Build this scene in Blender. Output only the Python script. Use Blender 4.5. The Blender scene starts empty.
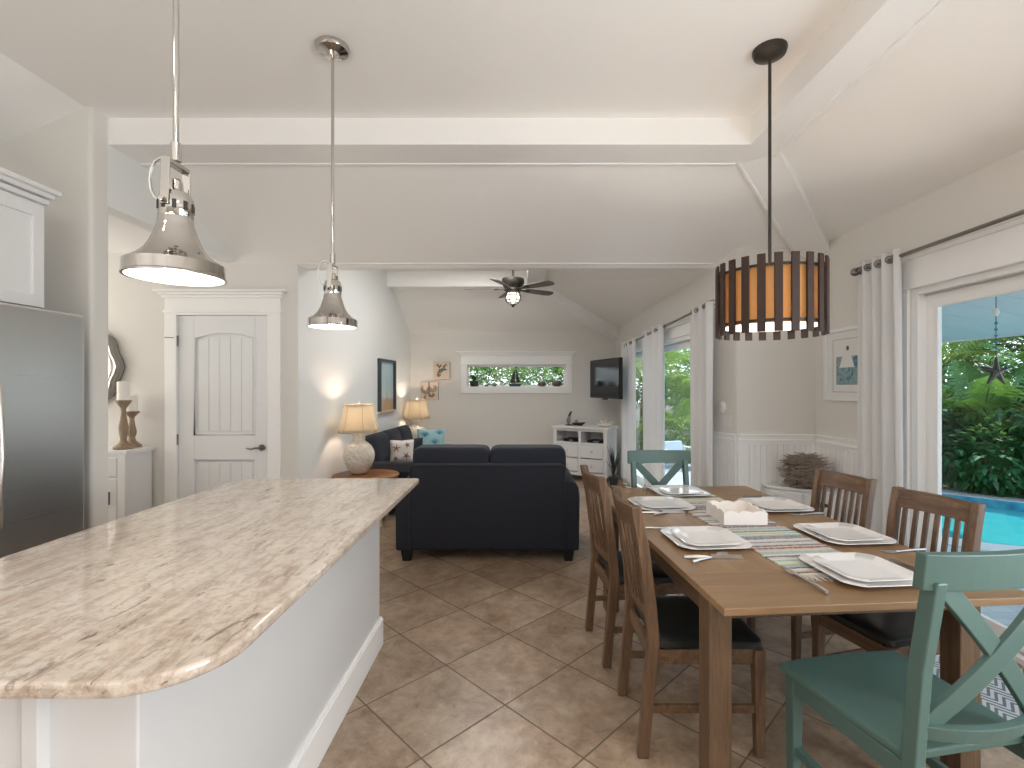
import bpy, bmesh, math, random
from math import pi, sin, cos, radians as R, sqrt, atan2
from mathutils import Vector, Matrix, geometry
random.seed(7)
S = bpy.context.scene
C = S.collection
HC = 1.48; F = 487.0; VX = 520.0; VY = 386.0

def W(px, py, Y):
    return ((px - VX) / F * Y, Y, HC - (py - VY) / F * Y)

# ------------------------------------------------------------------ node helpers
def new_mat(name):
    m = bpy.data.materials.new(name); m.use_nodes = True
    nt = m.node_tree; nt.nodes.clear()
    out = nt.nodes.new('ShaderNodeOutputMaterial')
    b = nt.nodes.new('ShaderNodeBsdfPrincipled')
    nt.links.new(b.outputs[0], out.inputs[0])
    return m, nt, b, out

class NT:
    def __init__(s, nt): s.t = nt
    def n(s, typ, **kw):
        x = s.t.nodes.new(typ)
        for k, v in kw.items(): setattr(x, k, v)
        return x
    def l(s, a, b): s.t.links.new(a, b)
    def coord(s, scale=(1, 1, 1), rot=(0, 0, 0), loc=(0, 0, 0), kind='Object'):
        tc = s.n('ShaderNodeTexCoord'); mp = s.n('ShaderNodeMapping')
        mp.inputs['Scale'].default_value = scale; mp.inputs['Rotation'].default_value = rot
        mp.inputs['Location'].default_value = loc
        s.l(tc.outputs[kind], mp.inputs[0]); return mp.outputs[0]
    def noise(s, vec, scale, detail=4, rough=.55, dist=0):
        x = s.n('ShaderNodeTexNoise'); x.inputs['Scale'].default_value = scale
        x.inputs['Detail'].default_value = detail; x.inputs['Roughness'].default_value = rough
        x.inputs['Distortion'].default_value = dist
        s.l(vec, x.inputs['Vector']); return x.outputs['Fac']
    def ramp(s, fac, stops, interp='LINEAR'):
        x = s.n('ShaderNodeValToRGB'); x.color_ramp.interpolation = interp
        el = x.color_ramp.elements
        while len(el) < len(stops): el.new(.5)
        for e, (p, c) in zip(el, stops):
            e.position = p; e.color = (*c, 1) if len(c) == 3 else c
        s.l(fac, x.inputs[0]); return x.outputs[0]
    def mix(s, fac, a, b, mode='MIX'):
        x = s.n('ShaderNodeMix', data_type='RGBA', blend_type=mode)
        for v, i in ((fac, 0), (a, 6), (b, 7)):
            if hasattr(v, 'links'): s.l(v, x.inputs[i])
            elif i == 0: x.inputs[0].default_value = v
            else: x.inputs[i].default_value = (*v, 1)
        return x.outputs[2]
    def math(s, op, a, b=0.0, c=None):
        x = s.n('ShaderNodeMath', operation=op)
        for i, v in enumerate((a, b) if c is None else (a, b, c)):
            if hasattr(v, 'links'): s.l(v, x.inputs[i])
            else: x.inputs[i].default_value = v
        return x.outputs[0]
    def bump(s, h, strength, dist, bsdf):
        x = s.n('ShaderNodeBump'); x.inputs['Strength'].default_value = strength
        x.inputs['Distance'].default_value = dist
        s.l(h, x.inputs['Height']); s.l(x.outputs[0], bsdf.inputs['Normal'])

def plain(name, col, rough=.5, metal=0, bump=None, var=None, spec=None, coat=0):
    m, nt, b, out = new_mat(name); N = NT(nt)
    b.inputs['Base Color'].default_value = (*col, 1)
    b.inputs['Roughness'].default_value = rough; b.inputs['Metallic'].default_value = metal
    if spec is not None: b.inputs['Specular IOR Level'].default_value = spec
    if coat: b.inputs['Coat Weight'].default_value = coat; b.inputs['Coat Roughness'].default_value = .08
    v = N.coord()
    if var:
        f = N.noise(v, var[0], 5)
        c = N.mix(f, tuple(x * (1 - var[1]) for x in col), tuple(min(1, x * (1 + var[1])) for x in col))
        N.l(c, b.inputs['Base Color'])
    if bump:
        N.bump(N.noise(v, bump[0], 4), bump[1], bump[2], b)
    return m

def emis(name, col, strength):
    m, nt, b, out = new_mat(name)
    b.inputs['Base Color'].default_value = (*col, 1)
    b.inputs['Emission Color'].default_value = (*col, 1)
    b.inputs['Emission Strength'].default_value = strength
    return m

def wood(name, dark, light, axis='z', scale=1.0, rough=.45, coarse=1.0):
    m, nt, b, out = new_mat(name); N = NT(nt)
    sc = {'x': (1.2, 16, 16), 'y': (16, 1.2, 16), 'z': (16, 16, 1.2)}[axis]
    v = N.coord(tuple(k * scale for k in sc))
    f = N.noise(v, 1.6, 6, .62, .6)
    f2 = N.noise(N.coord(tuple(k * scale * 4 for k in sc)), 2.5, 3, .6)
    f3 = N.noise(N.coord((1.5, 1.5, 1.5)), 1.2, 2)
    mid = tuple((a + c) / 2 for a, c in zip(dark, light))
    c = N.ramp(f, [(.30, dark), (.5, mid), (.72, light)])
    c = N.mix(N.math('MULTIPLY', N.ramp(f2, [(.42, (1, 1, 1)), (.58, (0, 0, 0))]), .35 * coarse), c, tuple(x * .45 for x in dark))
    c = N.mix(N.math('MULTIPLY', f3, .35), c, tuple(x * .8 for x in light))
    N.l(c, b.inputs['Base Color']); b.inputs['Roughness'].default_value = rough
    N.bump(f2, .18, .002, b)
    return m

M = {}
M['wall'] = plain('wall_paint', (.725, .705, .665), .85, bump=(150, .06, .006))
M['wall_daylit'] = plain('wall_paint_daylit', (.79, .80, .785), .85, bump=(150, .06, .006))  # wall paint with the cool window light put into its colour
M['ceil'] = plain('ceiling_paint', (.90, .89, .865), .9, bump=(130, .12, .008))
M['trim'] = plain('white_trim_paint', (.90, .90, .89), .42)
M['island'] = plain('island_white_paint', (.70, .705, .71), .4)
M['white'] = plain('white_lacquer', (.78, .79, .80), .38)
M['cab'] = plain('cabinet_white', (.76, .76, .76), .4)
M['chrome'] = plain('polished_nickel', (.55, .525, .49), .06, 1)
M['chrome2'] = plain('brushed_nickel', (.66, .64, .61), .3, 1)
M['pewter'] = plain('pewter_metal', (.30, .28, .26), .35, 1)
M['black'] = plain('black_metal', (.025, .024, .022), .4)
M['bronze'] = plain('dark_bronze', (.045, .038, .032), .38, .6)
M['plastic'] = plain('black_plastic', (.012, .012, .013), .4, spec=.3)
M['screen'] = plain('tv_glass', (.008, .008, .009), .12, spec=.3)
M['china'] = plain('white_china', (.82, .80, .79), .12, coat=.4)
M['steelware'] = plain('cutlery_steel', (.62, .61, .60), .3, 1)
M['teal'] = plain('teal_paint', (.078, .142, .126), .42, var=(6, .06))
M['leather'] = plain('black_leather', (.012, .014, .014), .28, bump=(160, .15, .004))
M['ceramic'] = plain('cream_ceramic', (.86, .80, .71), .6, bump=(24, .8, .05))
M['shell'] = plain('shell_white', (.75, .70, .62), .6, bump=(40, .5, .01))
M['candle'] = plain('candle_wax', (.85, .82, .77), .5)
M['box'] = plain('white_box_paint', (.82, .77, .73), .5)
M['walnut'] = wood('walnut_slats', (.022, .0085, .005), (.052, .02, .011), 'z', rough=.6)
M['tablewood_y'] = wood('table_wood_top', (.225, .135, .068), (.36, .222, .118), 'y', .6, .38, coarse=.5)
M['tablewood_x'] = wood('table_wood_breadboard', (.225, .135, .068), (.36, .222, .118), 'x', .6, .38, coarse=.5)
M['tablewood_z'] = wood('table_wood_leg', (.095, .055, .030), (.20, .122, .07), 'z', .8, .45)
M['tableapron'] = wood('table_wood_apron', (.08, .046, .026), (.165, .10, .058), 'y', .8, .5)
M['chair_z'] = wood('chair_wood_upright', (.055, .029, .016), (.245, .142, .080), 'z', 1.3, .42)
M['chair_x'] = wood('chair_wood_rail', (.055, .029, .016), (.245, .142, .080), 'x', 1.3, .42)
M['stick'] = wood('candlestick_wood', (.20, .13, .08), (.42, .31, .21), 'z', 1.5, .6)
M['endwood'] = wood('side_table_wood', (.18, .07, .025), (.36, .16, .06), 'x', .8, .35)
M['cream_leg'] = plain('cream_paint', (.62, .52, .36), .5)
M['fan_blade'] = wood('fan_blade_wood', (.10, .088, .078), (.21, .19, .17), 'x', 1, .5)
M['twig'] = wood('twig_bark', (.15, .11, .085), (.48, .39, .32), 'z', 3, .85)
M['soil'] = plain('garden_soil', (.10, .08, .055), .95, var=(3, .4))
M['deck'] = plain('patio_pavers', (.50, .55, .58), .7, var=(4, .1))
M['coping'] = plain('pool_coping', (.55, .57, .58), .7, var=(9, .12))
M['soffit'] = plain('lanai_ceiling_paint', (.64, .62, .62), .6)
M['pot'] = plain('dark_pot', (.03, .032, .03), .5)
M['green_small'] = plain('small_leaf', (.03, .06, .025), .6)
M['rock'] = plain('frond_stalk', (.22, .22, .08), .7)
M['trunk'] = plain('palm_trunk', (.20, .15, .09), .9, bump=(30, .5, .02))
M['art_dark'] = plain('frame_dark_teal', (.045, .06, .062), .5)
M['art_wood'] = plain('frame_pale_wood', (.62, .45, .30), .5)
M['art_mat'] = plain('picture_mat_white', (.76, .76, .75), .6)

# stainless
m, nt, b, out = new_mat('brushed_stainless'); N = NT(nt)
b.inputs['Metallic'].default_value = 1; b.inputs['Base Color'].default_value = (.80, .81, .81, 1)
v = N.coord((.5, .3, 120)); f = N.noise(v, 1.2, 4)
N.l(N.ramp(f, [(.3, (.27,) * 3), (.7, (.31,) * 3)]), b.inputs['Roughness'])
M['steel'] = m

# floor tile: 45 degree travertine with grout
m, nt, b, out = new_mat('travertine_tile'); N = NT(nt)
T0 = .457
p0 = (-.0696, 2.2594)
v = N.coord((1 / T0,) * 3, (0, 0, R(45)), (0, 0, 0))
# rotated vertex position in tile units must be integral
a = R(45); rx = (p0[0] * cos(a) - p0[1] * sin(a)) / T0; ry = (p0[0] * sin(a) + p0[1] * cos(a)) / T0
mp = v.node; mp.inputs['Location'].default_value = (-(rx % 1), -(ry % 1), 0)
sx = N.n('ShaderNodeSeparateXYZ'); N.l(v, sx.inputs[0])
ex = N.math('ABSOLUTE', N.math('SUBTRACT', N.math('FRACT', sx.outputs[0]), .5))
ey = N.math('ABSOLUTE', N.math('SUBTRACT', N.math('FRACT', sx.outputs[1]), .5))
edge = N.math('MAXIMUM', ex, ey)
grout = N.ramp(edge, [(.490, (0, 0, 0)), (.494, (1, 1, 1))])
fl = N.n('ShaderNodeVectorMath', operation='FLOOR'); N.l(v, fl.inputs[0])
wn = N.n('ShaderNodeTexWhiteNoise', noise_dimensions='3D'); N.l(fl.outputs[0], wn.inputs[0])
off = N.n('ShaderNodeVectorMath', operation='MULTIPLY_ADD')
N.l(wn.outputs['Color'], off.inputs[0]); off.inputs[1].default_value = (9, 9, 9)
tc = N.coord((1, 1, 1)); N.l(tc, off.inputs[2])
vv = off.outputs[0]
f1 = N.noise(vv, 3.4, 9, .72, .35); f2 = N.noise(vv, 10, 9, .76, .5)
c = N.ramp(f1, [(.30, (.17, .105, .064)), (.42, (.31, .208, .136)), (.54, (.46, .335, .232)), (.72, (.58, .46, .35))])
c2 = N.ramp(f2, [(.36, (.13, .080, .048)), (.48, (.36, .25, .170)), (.64, (.60, .48, .37))])
c = N.mix(.42, c, c2)
hs = N.n('ShaderNodeHueSaturation'); N.l(c, hs.inputs['Color'])
N.l(N.math('MULTIPLY_ADD', wn.outputs['Value'], .24, .70), hs.inputs['Value'])
c = N.mix(grout, hs.outputs[0], (.14, .10, .07))
N.l(c, b.inputs['Base Color'])
rr = N.mix(grout, (.30,) * 3, (.8,) * 3); N.l(rr, b.inputs['Roughness'])
hh = N.math('SUBTRACT', N.math('MULTIPLY', f2, .25), grout)
N.bump(hh, .12, .003, b)
M['tile'] = m

# granite
m, nt, b, out = new_mat('cream_granite'); N = NT(nt)
v1 = N.coord((6.4, 1.5, 6), (0, 0, R(-38))); v0 = N.coord((1, 1, 1))
fa = N.noise(v1, 3.0, 8, .68, .8); fb = N.noise(v0, 42, 5, .65, .5); fc = N.noise(N.coord((10, 2.2, 10), (0, 0, R(-44))), 2.4, 7, .72, 1.4)
fd = N.noise(v0, 2.2, 3)
c = N.ramp(fa, [(.30, (.36, .265, .20)), (.42, (.50, .405, .325)), (.53, (.62, .53, .445)), (.72, (.68, .605, .53))])
c = N.mix(N.math('MULTIPLY', N.ramp(fb, [(.40, (1, 1, 1)), (.50, (0, 0, 0))]), .38), c, (.28, .205, .155))
vein = N.ramp(fc, [(.37, (1, 1, 1)), (.44, (0, 0, 0))])
vm = N.math('MULTIPLY', vein, N.ramp(fd, [(.40, (.15,) * 3), (.58, (.95,) * 3)]))
c = N.mix(vm, c, (.15, .10, .078))
c = N.mix(N.math('MULTIPLY', N.ramp(fb, [(.60, (0, 0, 0)), (.70, (1, 1, 1))]), .4), c, (.76, .71, .65))
N.l(c, b.inputs['Base Color']); b.inputs['Roughness'].default_value = .10
b.inputs['Coat Weight'].default_value = .3; b.inputs['Coat Roughness'].default_value = .05
M['granite'] = m

# fabrics
def fabric(name, col, rough=.9, sheen=.2, scale=300, var=.2):
    m, nt, b, out = new_mat(name); N = NT(nt)
    v = N.coord(); f = N.noise(v, scale, 3)
    N.l(N.mix(f, tuple(x * (1 - var) for x in col), tuple(x * (1 + var) for x in col)), b.inputs['Base Color'])
    b.inputs['Roughness'].default_value = rough; b.inputs['Sheen Weight'].default_value = sheen
    N.bump(f, .3, .003, b); return m
M['navy'] = fabric('navy_upholstery', (.011, .0125, .021), .85, .03)
M['navy2'] = fabric('navy_cushion', (.013, .016, .027), .85, .05)
M['black_fab'] = fabric('black_cushion', (.012, .012, .014), .85, .1)
def translucent(name, col, tcol, fac, rough=.9, weave=None):
    m, nt, b, out = new_mat(name); N = NT(nt)
    b.inputs['Base Color'].default_value = (*col, 1); b.inputs['Roughness'].default_value = rough
    t = N.n('ShaderNodeBsdfTranslucent'); t.inputs[0].default_value = (*tcol, 1)
    if weave:
        f = N.noise(N.coord(), weave, 3)
        N.l(N.mix(f, tuple(x * .75 for x in tcol), tuple(min(1, x * 1.15) for x in tcol)), t.inputs[0])
    mx = N.n('ShaderNodeMixShader'); mx.inputs[0].default_value = fac
    N.l(b.outputs[0], mx.inputs[1]); N.l(t.outputs[0], mx.inputs[2]); N.l(mx.outputs[0], out.inputs[0])
    return m
M['curtain'] = translucent('curtain_linen', (.88, .88, .88), (.90, .90, .92), .30, weave=220)
M['shade'] = translucent('lamp_linen', (.78, .68, .55), (.97, .86, .77), .85, weave=120)
M['amber'] = translucent('amber_shade', (.66, .42, .18), (.95, .62, .28), .2, weave=90)
M['diffuser'] = emis('lamp_diffuser', (1, .95, .88), 2.2)
M['bulbglow'] = emis('pendant_glow', (1, .97, .92), 3.0)
M['frosted'] = translucent('frosted_globe', (.80, .80, .76), (.95, .94, .9), .8)

# architectural glass
m, nt, b, out = new_mat('window_glass'); N = NT(nt)
nt.nodes.remove(b)
tr = N.n('ShaderNodeBsdfTransparent'); tr.inputs[0].default_value = (.96, .98, .98, 1)
gl = N.n('ShaderNodeBsdfGlossy'); gl.inputs['Roughness'].default_value = .02
lw = N.n('ShaderNodeLayerWeight'); lw.inputs[0].default_value = .5
fr_ = N.math('MULTIPLY_ADD', N.math('POWER', lw.outputs['Facing'], 5.0), .55, .02)
mx = N.n('ShaderNodeMixShader'); N.l(fr_, mx.inputs[0]); N.l(tr.outputs[0], mx.inputs[1]); N.l(gl.outputs[0], mx.inputs[2])
N.l(mx.outputs[0], out.inputs[0]); M['glass'] = m
M['mirror'] = plain('mirror_silver', (.85, .86, .86), .03, 1)

# pool water
m, nt, b, out = new_mat('pool_water'); N = NT(nt)
f = N.noise(N.coord((1, 1, 1)), 3.5, 3, .5, 1)
N.l(N.mix(f, (.03, .29, .33), (.06, .39, .41)), b.inputs['Base Color'])
b.inputs['Roughness'].default_value = .12; b.inputs['Specular IOR Level'].default_value = .25
N.bump(f, .15, .02, b); M['water'] = m
m, nt, b, out = new_mat('pool_tile'); N = NT(nt)
bt = N.n('ShaderNodeTexVoronoi'); bt.inputs['Scale'].default_value = 9; N.l(N.coord(), bt.inputs[0])
N.l(N.mix(bt.outputs['Distance'], (.03, .14, .25), (.05, .36, .48)), b.inputs['Base Color']); b.inputs['Roughness'].default_value = .2
M['pooltile'] = m

# deck pavers
m = M['deck']; N = NT(m.node_tree); b = [n for n in m.node_tree.nodes if n.type == 'BSDF_PRINCIPLED'][0]
bk = N.n('ShaderNodeTexBrick'); bk.inputs['Scale'].default_value = 3
bk.inputs['Color1'].default_value = (.40, .46, .50, 1); bk.inputs['Color2'].default_value = (.47, .51, .53, 1)
bk.inputs['Mortar'].default_value = (.36, .41, .44, 1); bk.inputs['Mortar Size'].default_value = .015
N.l(N.coord(), bk.inputs[0]); N.l(bk.outputs[0], b.inputs['Base Color'])

# herringbone mat
m, nt, b, out = new_mat('herringbone_mat'); N = NT(nt)
v = N.coord((1, 1, 1)); s_ = N.n('ShaderNodeSeparateXYZ'); N.l(v, s_.inputs[0])
zig = N.math('ABSOLUTE', N.math('SUBTRACT', N.math('FRACT', N.math('MULTIPLY', s_.outputs[0], 9)), .5))
st = N.math('FRACT', N.math('ADD', N.math('MULTIPLY', s_.outputs[1], 26), N.math('MULTIPLY', zig, 3.2)))
N.l(N.ramp(st, [(.42, (.16, .20, .23)), (.5, (.62, .66, .68))]), b.inputs['Base Color']); b.inputs['Roughness'].default_value = .95
M['mat'] = m

# striped rag runner
m, nt, b, out = new_mat('striped_rag_runner'); N = NT(nt)
v = N.coord((1, 1, 1)); s_ = N.n('ShaderNodeSeparateXYZ'); N.l(v, s_.inputs[0])
wob = N.noise(N.coord((7, 1, 1)), 2.0, 2)
yy = N.math('ADD', s_.outputs[1], N.math('MULTIPLY', wob, .012))
k = N.math('FLOOR', N.math('MULTIPLY', yy, 62))
w1 = N.n('ShaderNodeTexWhiteNoise', noise_dimensions='1D'); N.l(k, w1.inputs['W'])
c = N.ramp(w1.outputs['Value'], [(0, (.10, .09, .11)), (.16, (.20, .18, .22)), (.30, (.52, .50, .47)), (.44, (.28, .42, .42)), (.56, (.62, .58, .40)), (.68, (.60, .60, .58)), (.80, (.56, .36, .28)), (.90, (.34, .38, .30))], 'CONSTANT')
ff = N.noise(N.coord((160, 30, 1)), 1.0, 2)
c = N.mix(N.math('MULTIPLY', N.ramp(ff, [(.45, (0, 0, 0)), (.62, (1, 1, 1))]), .5), c, (.62, .60, .56))
N.l(c, b.inputs['Base Color']); b.inputs['Roughness'].default_value = .95
hb = N.math('ABSOLUTE', N.math('SUBTRACT', N.math('FRACT', N.math('MULTIPLY', yy, 62)), .5))
N.bump(hb, -.6, .006, b)
M['runner'] = m

# leaves
def leafmat(name, c1, c2, tr=.35):
    m, nt, b, out = new_mat(name); N = NT(nt)
    f = N.noise(N.coord(), 2.3, 3)
    g = N.n('ShaderNodeNewGeometry')
    fac = N.math('ADD', N.math('MULTIPLY', g.outputs['Random Per Island'], .6), N.math('MULTIPLY', f, .4))
    c = N.mix(fac, c1, c2); N.l(c, b.inputs['Base Color']); b.inputs['Roughness'].default_value = .38
    t = N.n('ShaderNodeBsdfTranslucent'); N.l(N.mix(.5, c, (.35, .5, .06)), t.inputs[0])
    mx = N.n('ShaderNodeMixShader'); mx.inputs[0].default_value = tr
    N.l(b.outputs[0], mx.inputs[1]); N.l(t.outputs[0], mx.inputs[2]); N.l(mx.outputs[0], out.inputs[0])
    return m
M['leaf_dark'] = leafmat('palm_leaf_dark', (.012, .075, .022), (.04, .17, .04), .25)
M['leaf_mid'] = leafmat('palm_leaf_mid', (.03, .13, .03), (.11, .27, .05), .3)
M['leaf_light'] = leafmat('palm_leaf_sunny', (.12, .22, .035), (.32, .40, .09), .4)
M['leaf_shrub'] = leafmat('shrub_leaf', (.013, .07, .028), (.05, .17, .06), .25)
M['leaf_tree'] = leafmat('tree_leaf', (.11, .21, .055), (.36, .46, .18), .5)

# small art materials (paintings)
def art_coral():
    m, nt, b, out = new_mat('seaside_print'); N = NT(nt)
    v = N.coord((1, 1, 1)); f = N.noise(v, 14, 6, .7, 2)
    s_ = N.n('ShaderNodeSeparateXYZ'); N.l(v, s_.inputs[0])
    c = N.ramp(f, [(.3, (.07, .12, .14)), (.45, (.13, .36, .42)), (.55, (.24, .48, .54)), (.66, (.60, .52, .46)), (.75, (.32, .14, .10))])
    lo = N.ramp(s_.outputs[2], [(.42, (1, 1, 1)), (.56, (0, 0, 0))])
    c = N.mix(N.math('MULTIPLY', lo, .6), c, (.30, .27, .25)); N.l(c, b.inputs['Base Color']); b.inputs['Roughness'].default_value = .6
    return m
M['art_sea'] = plain('seaside_print', (.2, .4, .45), .6)
m, nt, b, out = new_mat('seaside_print_paint'); N = NT(nt)
f = N.noise(N.coord(), 12, 7, .75, 2)
N.l(N.ramp(f, [(.30, (.03, .05, .06)), (.41, (.07, .20, .25)), (.50, (.18, .36, .41)), (.58, (.42, .38, .36)), (.66, (.18, .10, .09)), (.74, (.10, .22, .25))]), b.inputs['Base Color'])
M['art_sea'] = m
m, nt, b, out = new_mat('beach_print_paint'); N = NT(nt)
tc = N.n('ShaderNodeTexCoord'); s_ = N.n('ShaderNodeSeparateXYZ'); N.l(tc.outputs['Generated'], s_.inputs[0])
f = N.noise(N.coord(), 7, 5)
zz = N.math('ADD', s_.outputs[2], N.math('MULTIPLY', N.math('SUBTRACT', f, .5), .12))
N.l(N.ramp(zz, [(.05, (.42, .30, .20)), (.22, (.50, .38, .27)), (.30, (.55, .62, .62)), (.55, (.46, .60, .63)), (.95, (.46, .62, .67))]), b.inputs['Base Color'])
M['art_beach'] = m
m, nt, b, out = new_mat('shell_canvas_paint'); N = NT(nt)
f = N.noise(N.coord(), 9, 6, .7, 2)
N.l(N.ramp(f, [(.35, (.60, .50, .40)), (.5, (.68, .57, .46)), (.65, (.56, .45, .35))]), b.inputs['Base Color'])
M['art_canvas'] = m
M['art_ink'] = plain('canvas_ink', (.20, .14, .09), .7)
M['art_ink2'] = plain('canvas_ink_grey', (.13, .15, .13), .7)
M['art_edge'] = plain('canvas_edge', (.33, .30, .27), .8)
M['pillow_white'] = fabric('white_cotton', (.66, .60, .56), .9, .1)
M['pillow_teal'] = fabric('aqua_cotton', (.30, .50, .54), .9, .1)
M['ink_star'] = plain('starfish_print', (.16, .11, .12), .8)
M['ink_coral'] = plain('coral_print', (.06, .20, .28), .8)

# ------------------------------------------------------------------ mesh builder
class MB:
    def __init__(s): s.v = []; s.f = []; s.xf = None
    def add(s, vs, fs):
        o = len(s.v)
        if s.xf is not None: vs = [tuple(s.xf @ Vector(p)) for p in vs]
        s.v += [tuple(p) for p in vs]; s.f += [tuple(i + o for i in f) for f in fs]
        return s
    K = 0
    def box(s, x0, x1, y0, y1, z0, z1):
        MB.K += 1; e = (MB.K % 19) * 3e-5     # keeps butted boards from sharing one exact plane
        x0, x1, y0, y1, z0, z1 = x0 - e, x1 + e, y0 - e, y1 + e, z0 - e, z1 + e
        vs = [(x, y, z) for z in (z0, z1) for y in (y0, y1) for x in (x0, x1)]
        return s.add(vs, [(0, 2, 3, 1), (4, 5, 7, 6), (0, 1, 5, 4), (2, 6, 7, 3), (0, 4, 6, 2), (1, 3, 7, 5)])
    def obox(s, c, size, rx=0, ry=0, rz=0):
        m = Matrix.Translation(c) @ Matrix.Rotation(rz, 4, 'Z') @ Matrix.Rotation(ry, 4, 'Y') @ Matrix.Rotation(rx, 4, 'X')
        a, b, d = (k / 2 for k in size)
        vs = [tuple(m @ Vector((x, y, z))) for z in (-d, d) for y in (-b, b) for x in (-a, a)]
        return s.add(vs, [(0, 2, 3, 1), (4, 5, 7, 6), (0, 1, 5, 4), (2, 6, 7, 3), (0, 4, 6, 2), (1, 3, 7, 5)])
    def extr(s, pts, vec):
        n = len(pts); q = [tuple(a + b for a, b in zip(p, vec)) for p in pts]
        return s.add(list(pts) + q, [tuple(range(n))[::-1], tuple(range(n, 2 * n))] + [(i, (i + 1) % n, n + (i + 1) % n, n + i) for i in range(n)])
    def prism(s, poly, z0, z1): return s.extr([(x, y, z0) for x, y in poly], (0, 0, z1 - z0))
    def hexa(s, lo, hi):      # two matching polygons
        n = len(lo)
        return s.add(list(lo) + list(hi), [tuple(range(n))[::-1], tuple(range(n, 2 * n))] + [(i, (i + 1) % n, n + (i + 1) % n, n + i) for i in range(n)])
    def tube(s, pts, r, n=8, closed=False):
        P = [Vector(p) for p in pts]; k = len(P)
        rs = r if isinstance(r, (list, tuple)) else [r] * k
        vs = []; up = None
        for i, p in enumerate(P):
            a = P[(i - 1) % k] if (closed or i > 0) else P[i]
            c = P[(i + 1) % k] if (closed or i < k - 1) else P[i]
            t = (c - a); t = t.normalized() if t.length > 1e-9 else Vector((0, 0, 1))
            if up is None: up = Vector((0, 0, 1)) if abs(t.z) < .9 else Vector((1, 0, 0))
            u = up - t * up.dot(t)
            if u.length < 1e-6: u = t.orthogonal()
            u.normalize(); w = t.cross(u); up = u
            for j in range(n):
                an = 2 * pi * j / n
                vs.append(tuple(p + (u * cos(an) + w * sin(an)) * rs[i]))
        fs = []
        for i in range(k if closed else k - 1):
            for j in range(n):
                a, b2 = i * n + j, i * n + (j + 1) % n
                c, d = ((i + 1) % k) * n + (j + 1) % n, ((i + 1) % k) * n + j
                fs.append((a, b2, c, d))
        if not closed: fs += [tuple(range(n))[::-1], tuple(range((k - 1) * n, k * n))]
        return s.add(vs, fs)
    def lathe(s, prof, n=32, c=(0, 0, 0), cap=True):
        vs = []; fs = []
        k = len(prof)
        for r, z in prof:
            for j in range(n):
                a = 2 * pi * j / n
                vs.append((c[0] + max(r, 1e-4) * cos(a), c[1] + max(r, 1e-4) * sin(a), c[2] + z))
        for i in range(k - 1):
            for j in range(n):
                fs.append((i * n + j, i * n + (j + 1) % n, (i + 1) * n + (j + 1) % n, (i + 1) * n + j))
        if cap: fs += [tuple(range(n))[::-1], tuple(range((k - 1) * n, k * n))]
        return s.add(vs, fs)
    def cyl(s, a, b, r, n=16): return s.tube([a, b], r, n)
    def ball(s, c, r, n=16, m=10, e=1.0, ez=1.0):
        rx, ry, rz = r if isinstance(r, (tuple, list)) else (r, r, r)
        sg = lambda v, p: (abs(v) ** p) * (1 if v >= 0 else -1)
        vs = []; fs = []
        for i in range(m + 1):
            ph = -pi / 2 + pi * i / m
            ph = max(-pi / 2 + 1e-3, min(pi / 2 - 1e-3, ph))
            for j in range(n):
                th = 2 * pi * j / n
                vs.append((c[0] + rx * sg(cos(ph), ez) * sg(cos(th), e), c[1] + ry * sg(cos(ph), ez) * sg(sin(th), e), c[2] + rz * sg(sin(ph), ez)))
        for i in range(m):
            for j in range(n):
                fs.append((i * n + j, i * n + (j + 1) % n, (i + 1) * n + (j + 1) % n, (i + 1) * n + j))
        fs += [tuple(range(n))[::-1], tuple(range(m * n, (m + 1) * n))]
        return s.add(vs, fs)
    def build(s, name, mat, parent=None, bevel=0, smooth=False, seg=2, sub=0, **kw):
        me = bpy.data.meshes.new(name); me.from_pydata(s.v, [], s.f)
        bm = bmesh.new(); bm.from_mesh(me)
        bmesh.ops.recalc_face_normals(bm, faces=bm.faces); bm.to_mesh(me); bm.free()
        me.materials.append(mat)
        if smooth:
            me.polygons.foreach_set('use_smooth', [True] * len(me.polygons))
            if not sub: me.set_sharp_from_angle(angle=R(40))
        o = bpy.data.objects.new(name, me); C.objects.link(o)
        if parent is not None: o.parent = parent
        if bevel:
            bv = o.modifiers.new('edge', 'BEVEL'); bv.width = bevel; bv.segments = seg; bv.limit_method = 'ANGLE'; bv.angle_limit = R(35)
        if sub:
            sm = o.modifiers.new('smooth', 'SUBSURF'); sm.levels = sub; sm.render_levels = sub
        for k_, v_ in kw.items(): o[k_] = v_
        return o

def thing(name, label, cat, loc=(0, 0, 0), rz=0, group=None):
    o = bpy.data.objects.new(name, None); C.objects.link(o)
    o.location = loc; o.rotation_euler = (0, 0, rz); o.empty_display_size = .1
    o['label'] = label; o['category'] = cat
    if group: o['group'] = group
    return o
def tag(o, label, cat, group=None):
    o['label'] = label; o['category'] = cat
    if group: o['group'] = group
    return o
def struct(o): o['kind'] = 'structure'; return o
def dup(root, loc, rz, label=None, scale=None, scl=None):
    r = root.copy(); C.objects.link(r); r.location = loc; r.rotation_euler = (0, 0, rz)
    if label: r['label'] = label
    if scale: r.scale = (scale,) * 3
    if scl: r.scale = scl
    for ch in list(root.children):
        c = ch.copy(); C.objects.link(c); c.parent = r
        for g in list(ch.children):
            d = g.copy(); C.objects.link(d); d.parent = c
    return r

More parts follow.
